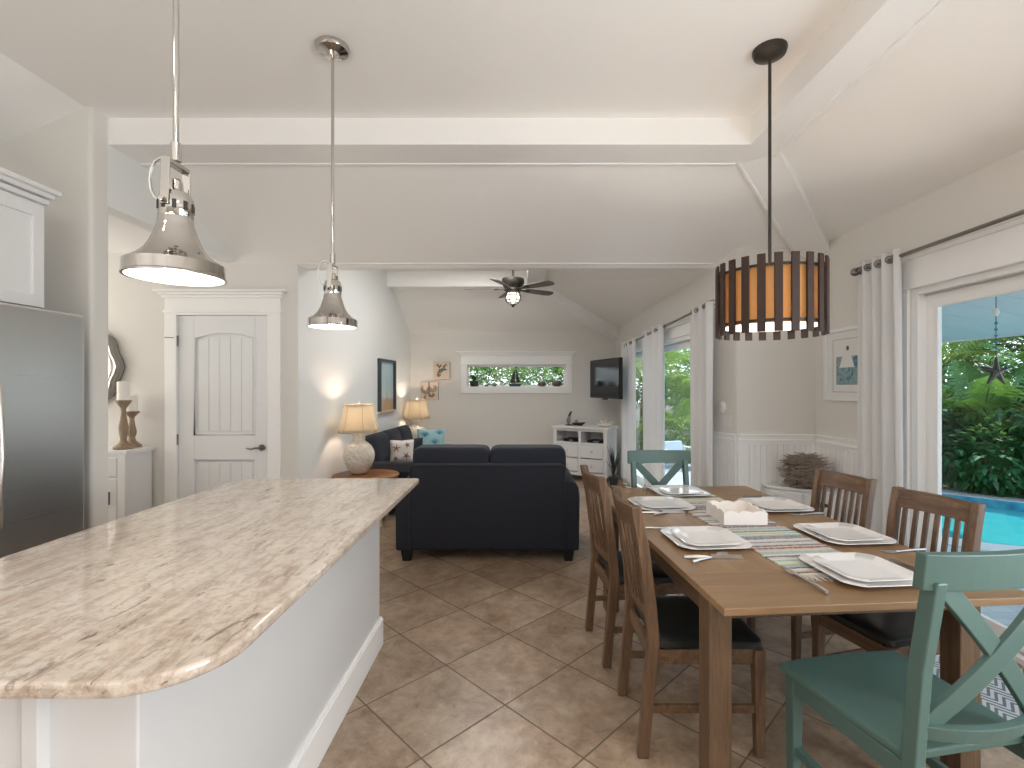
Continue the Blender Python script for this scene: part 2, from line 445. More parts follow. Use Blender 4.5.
# ------------------------------------------------------------------ room shell
XL, YD, XR, YN, YB = -2.64, 4.55, 2.644, 4.35, 8.3
lwx = lambda y: -2.074 + (y - 4.55) * (.208 / 3.75)       # living side wall
rwx = lambda y: 1.83 - .0508 * (y - 4.62)                 # living window wall
def wprism(name, a, c, th, z0, z1, mat, **k):
    d = Vector((c[0] - a[0], c[1] - a[1])).normalized(); n = Vector((-d.y, d.x)) * th
    return MB().prism([a, c, (c[0] + n.x, c[1] + n.y), (a[0] + n.x, a[1] + n.y)], z0, z1).build(name, mat, **k)

struct(MB().prism([(-6, -9.2), (2.84, -9.2), (2.84, 4.5), (1.98, 4.5), (1.96, 4.7), (1.76, 8.45), (-6, 8.45)], -.12, 0).build('floor', M['tile']))
# kitchen wall + header wall
struct(MB().box(-6, XL, 3.0, 3.136, 0, 3.35).build('wall_kitchen', M['wall'], bevel=.022, seg=3))
struct(MB().box(XL - .12, XL - .0005, 3.10, YD, 2.633, 3.35).build('wall_left', M['wall_daylit']))
struct(MB().box(-4.2, -4.08, -9.2, 3.0, 0, 3.35).build('wall_kitchen_side', M['wall']))
struct(MB().box(-5.6, -5.48, 3.12, YD, 0, 2.9).build('wall_hall', M['wall']))
struct(MB().box(-5.6, -2.70, 3.12, YD + .1, 2.72, 2.8).build('ceiling_hall', M['ceil']))
struct(MB().box(-4.3, 2.9, -9.35, -9.2, 0, 3.4).build('wall_rear', M['wall']))
# door wall
dl, dr, dt = -3.195, -2.354, 2.138
dw = MB().box(-5.6, dl - .02, YD, YD + .12, 0, 3.3).box(dr + .02, -2.074, YD, YD + .12, 0, 3.3).box(dl - .02, dr + .02, YD, YD + .12, dt + .02, 3.3)
struct(dw.build('wall_door', M['wall']))
# living walls
struct(wprism('wall_living_left', (-2.074, YD), (lwx(YB + .1), YB + .1), .12, 0, 3.4, M['wall_daylit']))
wx0, wx1, wz0, wz1 = -.903, .784, 1.463, 1.838
wb = MB().box(-2.1, wx0, YB, YB + .14, 0, 3.3).box(wx1, 1.85, YB, YB + .14, 0, 3.3).box(wx0, wx1, YB, YB + .14, 0, wz0).box(wx0, wx1, YB, YB + .14, wz1, 3.3)
struct(wb.build('wall_back', M['wall']))
# window wall of living room with a door opening
def seg_pts(y0, y1, th=.13):
    return [(rwx(y0), y0), (rwx(y1), y1), (rwx(y1) + th, y1), (rwx(y0) + th, y0)]
oy0, oy1, oz = 4.92, 7.70, 2.03
wr = MB().prism(seg_pts(4.62, oy0), 0, 3.2).prism(seg_pts(oy1, YB + .1), 0, 3.2).prism(seg_pts(oy0, oy1), oz, 3.2)
struct(wr.build('wall_living_right', M['wall']))
struct(MB().prism([(1.938, YN), (1.83, 4.62), (1.96, 4.68), (2.05, 4.47)], 0, 3.2).build('wall_corner', M['wall'], bevel=.015))
struct(MB().box(1.938, XR + .14, YN, YN + .12, 0, 3.2).build('wall_dining', M['wall']))
sy0, sy1, sz = .85, 3.30, 2.14
wr = MB().box(XR, XR + .14, -9.2, sy0, 0, 3.2).box(XR, XR + .14, sy1, YN, 0, 3.2).box(XR, XR + .14, sy0, sy1, sz, 3.2)
struct(wr.build('wall_right', M['wall']))

# ceilings
HF, HB = 3.2, 3.033
struct(MB().prism([(-2.69, -9.2), (1.5, -9.2), (1.5, 3.2), (-2.69, 3.2)], HF, HF + .06).build('ceiling', M['ceil']))
lo = [(-2.68, -9.2, HF), (-2.68, 3.05, HF), (-4.3, 3.05, HF - .73), (-4.3, -9.2, HF - .73)]
struct(MB().hexa(lo, [(x, y, z + .06) for x, y, z in lo]).build('ceiling_kitchen', M['ceil']))
zr = 2.723
lo = [(1.70, -9.2, 3.06), (1.70, 3.40, 3.06), (2.66, 4.37, zr - .006), (2.80, 4.5, 2.67), (2.80, -9.2, 2.67)]
struct(MB().add(lo + [(x, y, z + .07) for x, y, z in lo], [(0, 1, 2), (0, 2, 3, 4), (5, 7, 6), (5, 9, 8, 7), (0, 4, 9, 5), (0, 5, 6, 1), (3, 8, 9, 4), (2, 7, 8, 3), (1, 6, 7, 2)]).build('ceiling_window_side', M['ceil']))
lo = [(-2.70, 3.39, 3.055), (1.70, 3.39, 3.055), (2.66, 4.36, zr - .012), (2.66, 4.62, 2.60), (-2.70, 4.62, 2.60)]
struct(MB().add(lo + [(x, y, z + .07) for x, y, z in lo], [(0, 1, 2), (0, 2, 4), (2, 3, 4), (5, 7, 6), (5, 9, 7), (7, 9, 8), (0, 5, 6, 1), (0, 4, 9, 5), (3, 8, 9, 4), (2, 7, 8, 3), (1, 6, 7, 2)]).build('ceiling_dining', M['ceil']))
# beams
def beam_cross(name, x0, x1, y0, y1, z0, z1, mt='trim'):
    mb = MB().box(x0, x1, y0, y1, z0, z1)
    return struct(mb.build(name, M[mt], bevel=.003))
beam_cross('trim_1', XL, 1.482, 3.126, 3.407, HB + .006, HF + .03, 'ceil')
beam_cross('trim_15', XL, 1.482, 3.124, 3.40, HB - .004, HB + .01)
struct(MB().box(XL, 1.50, 3.385, 3.42, HB - .012, HB + .03).build('trim_2', M['trim'], bevel=.004))
beam_cross('trim_3', 1.48, 1.716, -9.2, 3.407, HB + .006, HF + .03, 'ceil')
beam_cross('trim_16', 1.478, 1.716, -9.2, 3.409, HB - .004, HB + .01)
struct(MB().box(1.69, 1.728, -9.2, 3.40, HB - .012, HB + .03).build('trim_4', M['trim'], bevel=.004))
def hip(name, a, c, za, zc, hw, h):
    A = Vector((a[0], a[1])); B = Vector((c[0], c[1])); d = (B - A).normalized(); n = Vector((-d.y, d.x)) * hw
    lo = [(A.x + n.x, A.y + n.y, za), (A.x - n.x, A.y - n.y, za), (B.x - n.x, B.y - n.y, zc), (B.x + n.x, B.y + n.y, zc)]
    return struct(MB().hexa(lo, [(x, y, z + h) for x, y, z in lo]).build(name, M['trim'], bevel=.006))
hip('trim_5', (1.60, 3.29), (2.66, 4.37), 3.04, 2.605, .135, .12)
# raised strips along the hip beam edges
for i, s_ in enumerate((-1, 1)):
    d = Vector((1.06, 1.08)).normalized(); n = Vector((-d.y, d.x)) * .128 * s_
    hip('trim_%d' % (6 + i), (1.60 + n.x, 3.29 + n.y), (2.66 + n.x, 4.37 + n.y), 3.03, 2.595, .012, .03)
struct(MB().box(-2.074, 1.84, YD, 4.80, 2.62, 3.35).build('trim_8', M['trim'], bevel=.008))
# living ceilings
struct(MB().box(-2.15, .12, 4.78, 7.12, 3.15, 3.21).build('ceiling_living', M['ceil']))
lo = [(.30, 4.78, 2.99), (.30, 7.32, 2.99), (1.80, 8.42, 2.385), (1.98, 4.6, 2.56)]
struct(MB().add(lo + [(x, y, z + .07) for x, y, z in lo], [(0, 1, 3), (1, 2, 3), (4, 7, 5), (5, 7, 6), (0, 4, 5, 1), (1, 5, 6, 2), (2, 6, 7, 3), (3, 7, 4, 0)]).build('ceiling_living_slope', M['ceil']))
lo = [(-2.1, 7.30, 3.0), (.32, 7.30, 3.0), (1.80, 8.42, 2.365), (-2.1, 8.42, 2.30)]
struct(MB().add(lo + [(x, y, z + .07) for x, y, z in lo], [(0, 1, 3), (1, 2, 3), (4, 7, 5), (5, 7, 6), (0, 4, 5, 1), (1, 5, 6, 2), (2, 6, 7, 3), (3, 7, 4, 0)]).build('ceiling_back_slope', M['ceil']))
beam_cross('trim_9', -2.0, .335, 7.08, 7.32, 2.926, 3.18)
beam_cross('trim_10', .10, .335, 4.80, 7.32, 2.926, 3.18)
hip('trim_11', (.22, 7.20), (1.66, 8.31), 2.93, 2.25, .11, .2)
# cap over the whole house so that daylight only comes through the openings
struct(MB().prism([(-6, -9.2), (3.0, -9.2), (3.0, 4.7), (2.15, 4.7), (2.0, 8.6), (-6, 8.6)], 3.42, 3.5).build('roof', M['ceil']))

# baseboards and wainscot
def board_wall(a, c, name):
    A = Vector(a); B = Vector(c); d = (B - A); L = d.length; d.normalize(); n = Vector((d.y, -d.x))
    ang = atan2(d.y, d.x)
    def strip(t0, t1, z0, z1, th, mb):
        mid = A + d * ((t0 + t1) / 2) + n * (th / 2)
        mb.obox((mid.x, mid.y, (z0 + z1) / 2), (t1 - t0, th, z1 - z0), rz=ang)
    mb = MB()
    k = max(1, round(L / .052)); w = L / k
    for i in range(k): strip(i * w + .0025, (i + 1) * w - .0025, .10, .965, .015, mb)
    strip(0, L, .0, .95, .008, mb)
    strip(0, L, 0, .12, .02, mb); strip(0, L, .955, .99, .02, mb); strip(0, .075, .1, .95, .019, mb)
    strip(0, L, .985, 1.005, .03, mb); strip(-.0, L, 1.005, 1.045, .022, mb); strip(0, L, 1.035, 1.05, .034, mb)
    return struct(mb.build(name, M['trim'], bevel=.002, seg=1))
board_wall((1.938, YN), (XR, YN), 'trim_12')
board_wall((XR, YN), (XR, 3.43), 'trim_13')
board_wall((1.83, 4.62), (1.938, YN), 'trim_14')
struct(wprism('baseboard_left', (-2.074 + .001, YD), (lwx(YB) + .001, YB), -.015, 0, .13, M['trim']))
struct(MB().box(lwx(YB), 1.66, YB - .015, YB, 0, .13).build('baseboard_back', M['trim']))
struct(MB().box(dr + .14, -2.08, YD - .015, YD, 0, .13).build('baseboard_door', M['trim']))

# ------------------------------------------------------------------ panelled door with casing
def frame_door():
    o = bpy.data.objects.new('door_1', None); C.objects.link(o); o.location = (0, YD, 0); o['kind'] = 'structure'
    y = -.004
    cs = MB().box(-3.307, dl - .004, -.022, .06, 0, dt + .03).box(dr + .004, -2.233, -.022, .06, 0, dt + .03)
    cs.box(-3.32, -2.22, -.03, 0, dt + .025, dt + .05).box(-3.307, -2.233, -.022, .05, dt + .004, 2.31)
    cs.build('casing', M['trim'], o, bevel=.003)
    cr = MB()
    for a, z0, z1, e in ((0, 2.30, 2.325, .02), (1, 2.325, 2.35, .042), (2, 2.35, 2.372, .066)):
        cr.box(-3.307 - e, -2.233 + e, -.022 - e, 0, z0, z1)
    cr.build('casing_crown', M['trim'], o, bevel=.006)
    pl = MB().box(dl, dr, .022, .045, .005, dt)
    x0, x1 = -3.046, -2.476
    zs, zp, zb, z2, z3 = 1.928, 1.98, 1.022, .789, .21
    pl.box(dl, x0, .004, .03, .005, dt).box(x1, dr, .004, .03, .005, dt)
    pl.box(x0, x1, .004, .03, z2, zb).box(x0, x1, .004, .03, .005, z3)
    arc = [(x0 + (x1 - x0) * i / 16, .004, zs + (zp - zs) * (1 - (2 * i / 16 - 1) ** 2)) for i in range(17)]
    pl.extr(arc + [(x1, .004, dt), (x0, .004, dt)], (0, .026, 0))
    pl.build('door_panel', M['white'], o, bevel=.004)
    mo = MB()
    def rim(pts): mo.tube([(p[0], .006, p[2]) for p in pts], .009, 6, closed=True)
    rim([(x0, 0, zb), (x1, 0, zb)] + [(p[0], 0, p[2]) for p in arc[::-1]])
    rim([(x0, 0, z3), (x1, 0, z3), (x1, 0, z2), (x0, 0, z2)])
    mo.build('panel_moulding', M['white'], o, smooth=True)
    pk = MB(); k = 5; w = (x1 - x0 - .06) / k
    for i in range(k):
        xa = x0 + .03 + i * w
        pk.box(xa + .003, xa + w - .003, .013, .024, zb + .03, zs - .005 + .02 * (2 - abs(i - 2)) / 2)
        pk.box(xa + .003, xa + w - .003, .013, .024, z3 + .03, z2 - .03)
    pk.build('panel_planks', M['white'], o, bevel=.004)
    h = MB().cyl((-2.41, .004, .905), (-2.41, -.012, .905), .03, 20).cyl((-2.41, -.01, .905), (-2.41, -.05, .905), .011)
    h.tube([(-2.405, -.05, .905), (-2.44, -.054, .908), (-2.49, -.052, .896), (-2.53, -.05, .905)], [.011, .010, .008, .006], 8)
    h.build('door_handle', M['pewter'], o, smooth=True, label='pewter lever handle')
    for z in (1.90, .98, .25):
        hg = MB().cyl((dl - .003, -.006, z - .05), (dl - .003, -.006, z + .05), .009, 8)
        if z > 1.5: hg.cyl((dl - .003, -.01, z + .03), (dl - .09, -.05, z + .03), .004, 6)
        hg.build('hinge', M['pewter'], o, smooth=True)
frame_door()

# ------------------------------------------------------------------ back window
def back_window():
    o = bpy.data.objects.new('window_1', None); C.objects.link(o); o.location = (0, YB, 0); o['kind'] = 'structure'
    cs = MB().box(wx0 - .105, wx0, -.02, .02, wz0 - .09, wz1 + .02).box(wx1, wx1 + .105, -.02, .02, wz0 - .09, wz1 + .02)
    cs.box(wx0 - .105, wx1 + .105, -.02, .02, wz0 - .105, wz0 - .0).box(wx0 - .105, wx1 + .105, -.022, 0, wz1 + .01, wz1 + .17)
    cs.box(wx0 - .115, wx1 + .115, -.028, 0, wz1 + .005, wz1 + .025)
    cs.build('casing', M['trim'], o, bevel=.003)
    cr = MB()
    for z, e in ((.165, .02), (.185, .04), (.205, .062)): cr.box(wx0 - .105 - e, wx1 + .105 + e, -.02 - e, 0, wz1 + z, wz1 + z + .02)
    cr.build('casing_crown', M['trim'], o, bevel=.004)
    MB().box(wx0, wx1, -.012, .08, wz0 - .012, wz0 + .008).build('window_sill', M['trim'], o, bevel=.004)
    fr = MB().box(wx0, wx0 + .028, .07, .11, wz0, wz1).box(wx1 - .028, wx1, .07, .11, wz0, wz1).box(wx0, wx1, .07, .11, wz0, wz0 + .028).box(wx0, wx1, .07, .11, wz1 - .028, wz1)
    fr.build('window_frame', M['trim'], o, bevel=.003)
    MB().box(wx0 + .02, wx1 - .02, .088, .092, wz0 + .02, wz1 - .02).build('pane', M['glass'], o)
back_window()
SZ = wz0 + .008
# sill ornaments
def sail():
    t = thing('model_sailboat', 'dark toy sailboat with two sails in the middle of the high window', 'model boat', (W(515, 386, YB)[0], YB + .035, SZ))
    h = MB(); n = 10
    ring = lambda z, k: [(.11 * k * x, .02 * k * (1 - x * x) * s_, z) for s_, xs in ((1, [-1 + 2 * i / n for i in range(n + 1)]), (-1, [1 - 2 * i / n for i in range(1, n)])) for x in xs]
    h.hexa(ring(0, .8), ring(.045, 1)); h.build('hull', plain('boat_hull', (.03, .07, .09), .5), t)
    MB().cyl((.01, 0, .04), (.01, 0, .34), .004, 6).build('mast', M['art_ink'], t)
    sm = plain('boat_sail', (.05, .055, .05), .8)
    MB().extr([(0, -.003, .06), (-.085, -.003, .07), (-.06, -.003, .16), (0, -.003, .30)], (0, .004, 0)).build('sail', sm, t)
    MB().extr([(.02, -.003, .33), (.02, -.003, .06), (.095, -.003, .07), (.06, -.003, .17)], (0, .004, 0)).build('sail', sm, t)
    MB().extr([(.01, -.002, .34), (.06, -.002, .325), (.01, -.002, .315)], (0, .003, 0)).build('pennant', sm, t)
sail()
def plantpot():
    x = W(474, 386, YB)[0]
    t = thing('potted_succulent', 'small dark potted plant at the window sill end by the shell pictures', 'plant', (x, YB + .035, SZ))
    MB().lathe([(.06, 0), (.075, .05), (.07, .1), (.055, .1)], 16).build('pot', M['pot'], t, smooth=True)
    mb = MB(); rnd = random.Random(3)
    for i in range(16):
        a = rnd.uniform(0, 2 * pi); l = rnd.uniform(.05, .13); e = .09
        mb.tube([(0, 0, .09), (cos(a) * l * .35, sin(a) * .02, .09 + l * .7), (cos(a) * l * .6, sin(a) * .03, .09 + l)], [.008, .014, .002], 6)
    mb.build('leaves', M['green_small'], t, smooth=True)
plantpot()
def shellobj(x, y, z, r, lab, seed, mat='shell', group='shells on the high window sill'):
    rnd = random.Random(seed); mb = MB()
    for i in range(14):
        k = i / 13; a = k * 5 * pi; rr = r * (1 - k * .85)
        mb.ball((x + cos(a) * rr * .4 + k * r * .6, y + sin(a) * rr * .25, z + rr * .55 + k * r * .25), (rr * .62, rr * .5, rr * .55), 10, 6)
    return tag(mb.build('seashell', M[mat], smooth=True), lab, 'seashell', group)
brownshell = plain('brown_shell', (.16, .12, .09), .6, bump=(40, .5, .01)); M['brownshell'] = brownshell
shellobj(W(486, 386, YB)[0], YB + .03, SZ, .035, 'tiny dark shell between the potted plant and the toy sailboat, beside the pot', 1, 'brownshell')
shellobj(W(494, 386, YB)[0], YB + .03, SZ, .045, 'small dark shell between the potted plant and the toy sailboat, midway', 2, 'brownshell')
shellobj(W(502, 386, YB)[0], YB + .03, SZ, .035, 'small pinkish shell just beside the toy sailboat on the sill', 3)
shellobj(W(541, 386, YB)[0], YB + .03, SZ, .085, 'rounded brown conch shell between the toy sailboat and the spiky shell', 4, 'brownshell')
shellobj(W(556, 386, YB)[0], YB + .03, SZ, .10, 'large tan spiky shell at the window sill end towards the television', 5, 'brownshell')

# ------------------------------------------------------------------ sliding doors
def slider(name, pts, z1, stile=.09):
    # pts: function (t, off) -> xy along opening, off outward
    o = bpy.data.objects.new(name, None); C.objects.link(o); o['kind'] = 'structure'
    P, L = pts
    def bar(t0, t1, o0, o1, z0, z2, mb):
        MB.K += 1; e = (MB.K % 17) * 6e-5; t0, t1, o0, o1, z0, z2 = t0 - e, t1 + e, o0 - e, o1 + e, z0 - e, z2 + e
        mb.prism([P(t0, o0), P(t1, o0), P(t1, o1), P(t0, o1)], z0, z2)
    fr = MB()
    bar(0, .05, .0, .13, 0, z1, fr); bar(L - .05, L, .0, .13, 0, z1, fr); bar(0, L, .0, .13, z1 - .05, z1, fr); bar(0, L, .0, .13, 0, .035, fr)
    fr.build('door_frame', M['trim'], o, bevel=.004)
    tk = MB(); bar(.05, L - .05, .045, .052, z1 - .06, z1 - .049, tk); bar(.05, L - .05, .085, .092, z1 - .06, z1 - .049, tk)
    bar(.05, L - .05, .045, .052, .034, .045, tk); tk.build('track', M['chrome2'], o)
    h = L / 2
    for nm, (t0, t1, o0, o1) in (('sliding_panel', (.05, h + .04, .055, .085)), ('fixed_panel', (h - .04, L - .05, .09, .12))):
        sp = MB()
        bar(t0, t0 + stile, o0, o1, .04, z1 - .055, sp); bar(t1 - stile, t1, o0, o1, .04, z1 - .055, sp)
        bar(t0, t1, o0, o1, .04, .13, sp); bar(t0, t1, o0, o1, z1 - .055 - stile, z1 - .055, sp)
        po = sp.build(nm, M['trim'], o, bevel=.006)
        g = MB(); bar(t0 + stile - .01, t1 - stile + .01, (o0 + o1) / 2 - .002, (o0 + o1) / 2 + .002, .12, z1 - .05 - stile, g)
        g.build('pane', M['glass'], po)
    return o, bar
o, bar = slider('door_2', (lambda t, f: (XR + .01 + f, sy1 - t), sy1 - sy0), 2.14)
cs = MB()
cs.box(XR - .02, XR, sy1, sy1 + .10, 0, 2.16).box(XR - .022, XR, sy0 - .1, sy1 + .10, 2.135, 2.335)
cs.box(XR - .03, XR, sy0 - .1, sy1 + .11, 2.13, 2.15).box(XR - .045, XR, sy0 - .1, sy1 + .12, 2.325, 2.35)
cs.build('casing', M['trim'], o, bevel=.004)
dirr = Vector((rwx(oy1) - rwx(oy0), oy1 - oy0)); LL = dirr.length; dirr.normalize(); nrm = Vector((dirr.y, -dirr.x))
def PP(t, f): return (rwx(oy0) + dirr.x * t + nrm.x * f, oy0 + dirr.y * t + nrm.y * f)
o, bar = slider('door_3', (PP, LL), oz, .075)
cs = MB(); bar(-.1, 0, -.02, 0, 0, oz + .02, cs); bar(LL, LL + .1, -.02, 0, 0, oz + .02, cs); bar(-.1, LL + .1, -.022, 0, oz - .005, oz + .13, cs); bar(-.12, LL + .12, -.04, 0, oz + .12, oz + .145, cs)
cs.build('casing', M['trim'], o, bevel=.004)

# ------------------------------------------------------------------ curtains
def rod(name, a, c, label, ext=.0, r=.0125):
    A, B = Vector(a), Vector(c); d = (B - A).normalized()
    t = thing(name, label, 'curtain rod', tuple(A))
    MB().cyl((0, 0, 0), tuple(B - A), r, 12).build('pole', M['pewter'], t, smooth=True)
    for p, s_ in ((Vector((0, 0, 0)), -1), (B - A, 1)):
        q = p + d * s_ * .03
        MB().ball(tuple(q), .031, 16, 10).cyl(tuple(p - d * s_ * .02), tuple(p + d * s_ * .008), .019, 12).build('finial', M['pewter'], t, smooth=True)
    out = Vector((d.y, -d.x, 0)).normalized() * .095
    if out.x < 0: out = -out
    for k in (.06, .94):
        p = (B - A) * k
        MB().cyl(tuple(p), tuple(p + out), .008, 8).cyl(tuple(p + out * .93), tuple(p + out), .03, 12).cyl(tuple(p - d * .012), tuple(p + d * .012), .018, 12).build('bracket', M['pewter'], t, smooth=True)
    return A, d, B
def curtain(A, d, t0, t1, top, label, waves, amp, seed, group, bot=.015, r=.0125, slope=None, flare=0):
    A = Vector(A); n = Vector((-d.y, d.x, 0)).normalized(); rnd = random.Random(seed)
    ang = atan2(d.y, d.x)
    root_p = A + d * t0; L = t1 - t0
    o_z = root_p.z
    K = waves * 14; rows = 22
    mb = MB(); ph = rnd.uniform(0, 1)
    vs = []
    for j in range(rows + 1):
        k = j / rows; z = top - (top - bot + 0) * k
        for i in range(K + 1):
            u = i / K
            w = sin(2 * pi * waves * u) * amp * (1 + .25 * sin(5 * u + seed)) * (1 - .25 * k)
            w += amp * .35 * sin(2 * pi * (waves * .5 * u + ph) + 2.2 * k) * k
            uu = u + .012 * sin(4 * pi * u + 3 * k + seed) * k + flare * k * (u - .5)
            p = (uu * L, w)
            vs.append((p[0], p[1], z))
    fs = [(j * (K + 1) + i, j * (K + 1) + i + 1, (j + 1) * (K + 1) + i + 1, (j + 1) * (K + 1) + i) for j in range(rows) for i in range(K)]
    mb.add(vs, fs)
    o = mb.build('curtain', M['curtain'], smooth=False)
    o.data.polygons.foreach_set('use_smooth', [True] * len(o.data.polygons))
    so = o.modifiers.new('cloth', 'SOLIDIFY'); so.thickness = .003
    o.location = (root_p.x, root_p.y, 0); o.rotation_euler = (0, 0, ang)
    tag(o, label, 'curtain', group)
    zr_ = root_p.z
    for i in range(waves * 2):
        u = (i + .02) / (waves * 2); u = min(max(u, .02), .98)
        rg = [(u * L + .024 * cos(q) * .35, .024 * cos(q), zr_ + d.z * u * L + .024 * sin(q)) for q in [2 * pi * s_ / 14 for s_ in range(14)]]
        MB().tube(rg, .0045, 6, closed=True).build('grommet', M['pewter'], o, smooth=True)
    return o
A, d, B = rod('curtain_rod', (2.545, 3.67, 2.345), (2.545, .6, 2.385), 'long dark metal curtain rod over the large glass door by the dining table')
curtain(A, d, .005, .42, 2.40, 'white grommet curtain gathered between the framed print and the pool door', 4, .030, 4, 'white curtains', flare=.12)
yA, yB = 4.55, 7.185
A2, d2, B2 = rod('curtain_rod', (rwx(yA) - .1, yA, 2.225), (rwx(yB) - .1, yB, 2.10), 'dark curtain rod over the living room glass door')
def yt(px):   # where the rod line crosses a picture column
    k = (px - VX) / F; y = (1.83 + .0508 * 4.62 - .1) / (k + .0508); return (y - yA) * sqrt(1 + .0508 ** 2)
curtain(A2, d2, yt(713.5), yt(690), 2.245, 'white curtain panel beside the light switch at the end of the wainscot', 3, .04, 1, 'white curtains')
curtain(A2, d2, yt(664), yt(642.5), 2.205, 'white curtain panel in the middle of the living room glass door', 3, .04, 2, 'white curtains')
curtain(A2, d2, yt(636), yt(621), 2.145, 'white curtain panel next to the white media console', 3, .04, 3, 'white curtains')

# ------------------------------------------------------------------ island
def island():
    t = thing('kitchen_island', 'white painted kitchen island base with wide skirting under the granite', 'kitchen island', (0, 0, 0))
    MB().box(-1.50, -.80, 1.02, 2.775, .0, .882).build('body', M['island'], t, bevel=.004)
    MB().box(-1.50, -1.02, 1.004, 1.02, .02, .882).box(-1.02, -.985, .995, 1.025, .0, .882).build('end_panel', M['island'], t, bevel=.003)
    MB().box(-1.52, -.783, 1.0 - .0, 2.792, 0, .150).box(-1.515, -.788, 1.004, 2.787, .15, .162).build('skirting', M['trim'], t, bevel=.004)
    for y0, y1 in ((1.05, 1.62), (1.63, 2.19), (2.2, 2.75)):
        dd = MB().box(-1.52, -1.50, y0, y1, .20, .87).build('cabinet_door', M['island'], t, bevel=.004)
        MB().cyl((-1.53, y1 - .06, .62), (-1.53, y1 - .06, .74), .006, 8).build('handle', M['chrome2'], dd)
island()
def rounded_rect(x0, x1, y0, y1, rs, n=10):
    pts = []
    for (cx, cy, a0, r) in ((x1, y0, -pi / 2, rs[0]), (x1, y1, 0, rs[1]), (x0, y1, pi / 2, rs[2]), (x0, y0, pi, rs[3])):
        sx_ = -1 if cx == x1 else 1; sy_ = 1 if cy == y0 else -1
        ox, oy = cx + sx_ * r, cy + sy_ * r
        for i in range(n + 1):
            a = a0 + pi / 2 * i / n; pts.append((ox + r * cos(a), oy + r * sin(a)))
    return pts
tag(MB().prism(rounded_rect(-1.715, -.615, .923, 2.99, (.19, .025, .16, .12), 14), .883, .915).build('countertop', M['granite'], bevel=.009, seg=3),
    'polished cream granite countertop with dark streaks and rounded corners on the island', 'countertop')

# ------------------------------------------------------------------ fridge and cabinet
def fridge():
    t = thing('refrigerator', 'large stainless steel refrigerator under the white wall cabinet', 'refrigerator', (-2.5, 0, 0))
    MB().box(-.75, -.06, 1.87, 2.80, .03, 1.87).box(-.7, -.07, 1.9, 2.78, 0, .03).build('body', M['bronze'], t, bevel=.01)
    for y0, y1, hy in ((2.245, 2.80, 2.29), (1.87, 2.235, 2.19)):
        dd = MB().box(-.06, .0, y0, y1, .08, 1.885).build('fridge_door', M['steel'], t, bevel=.012, seg=3)
        MB().tube([(.0, hy, .75), (.05, hy, .82), (.065, hy, 1.15), (.05, hy, 1.48), (.0, hy, 1.55)], .013, 10).build('door_handle', M['chrome2'], dd, smooth=True)
        if y0 > 2.3:
            mb = MB()
            for i in range(9): mb.box(-.001, .001, 2.62 + i * .015, 2.631 + i * .015, 1.815, 1.829)
            mb.build('badge', M['pewter'], dd)
fridge()
def uppercab():
    t = thing('wall_cabinet', 'white wall cabinet with shaker doors and crown above the refrigerator', 'cabinet', (-2.62, 0, 0))
    z0, z1 = 1.905, 2.49
    MB().box(-.62, -.02, 1.75, 2.69, z0, z1).build('body', M['cab'], t, bevel=.003)
    for y0, y1 in ((2.225, 2.682), (1.76, 2.215)):
        d_ = MB().box(-.02, 0, y0, y0 + .06, z0 + .004, z1 - .02).box(-.02, 0, y1 - .06, y1, z0 + .004, z1 - .02).box(-.02, 0, y0, y1, z0 + .004, z0 + .07).box(-.02, 0, y0, y1, z1 - .09, z1 - .02).box(-.02, -.012, y0, y1, z0 + .01, z1 - .03)
        dd = d_.build('cabinet_door', M['cab'], t, bevel=.002)
    cr = MB()
    for z, e in ((z1 - .01, .012), (z1 + .025, .028), (z1 + .05, .048)): cr.box(-.62, .0 + e, 1.75 - e, 2.69 + e, z, z + .028)
    cr.build('crown', M['cab'], t, bevel=.006)
uppercab()

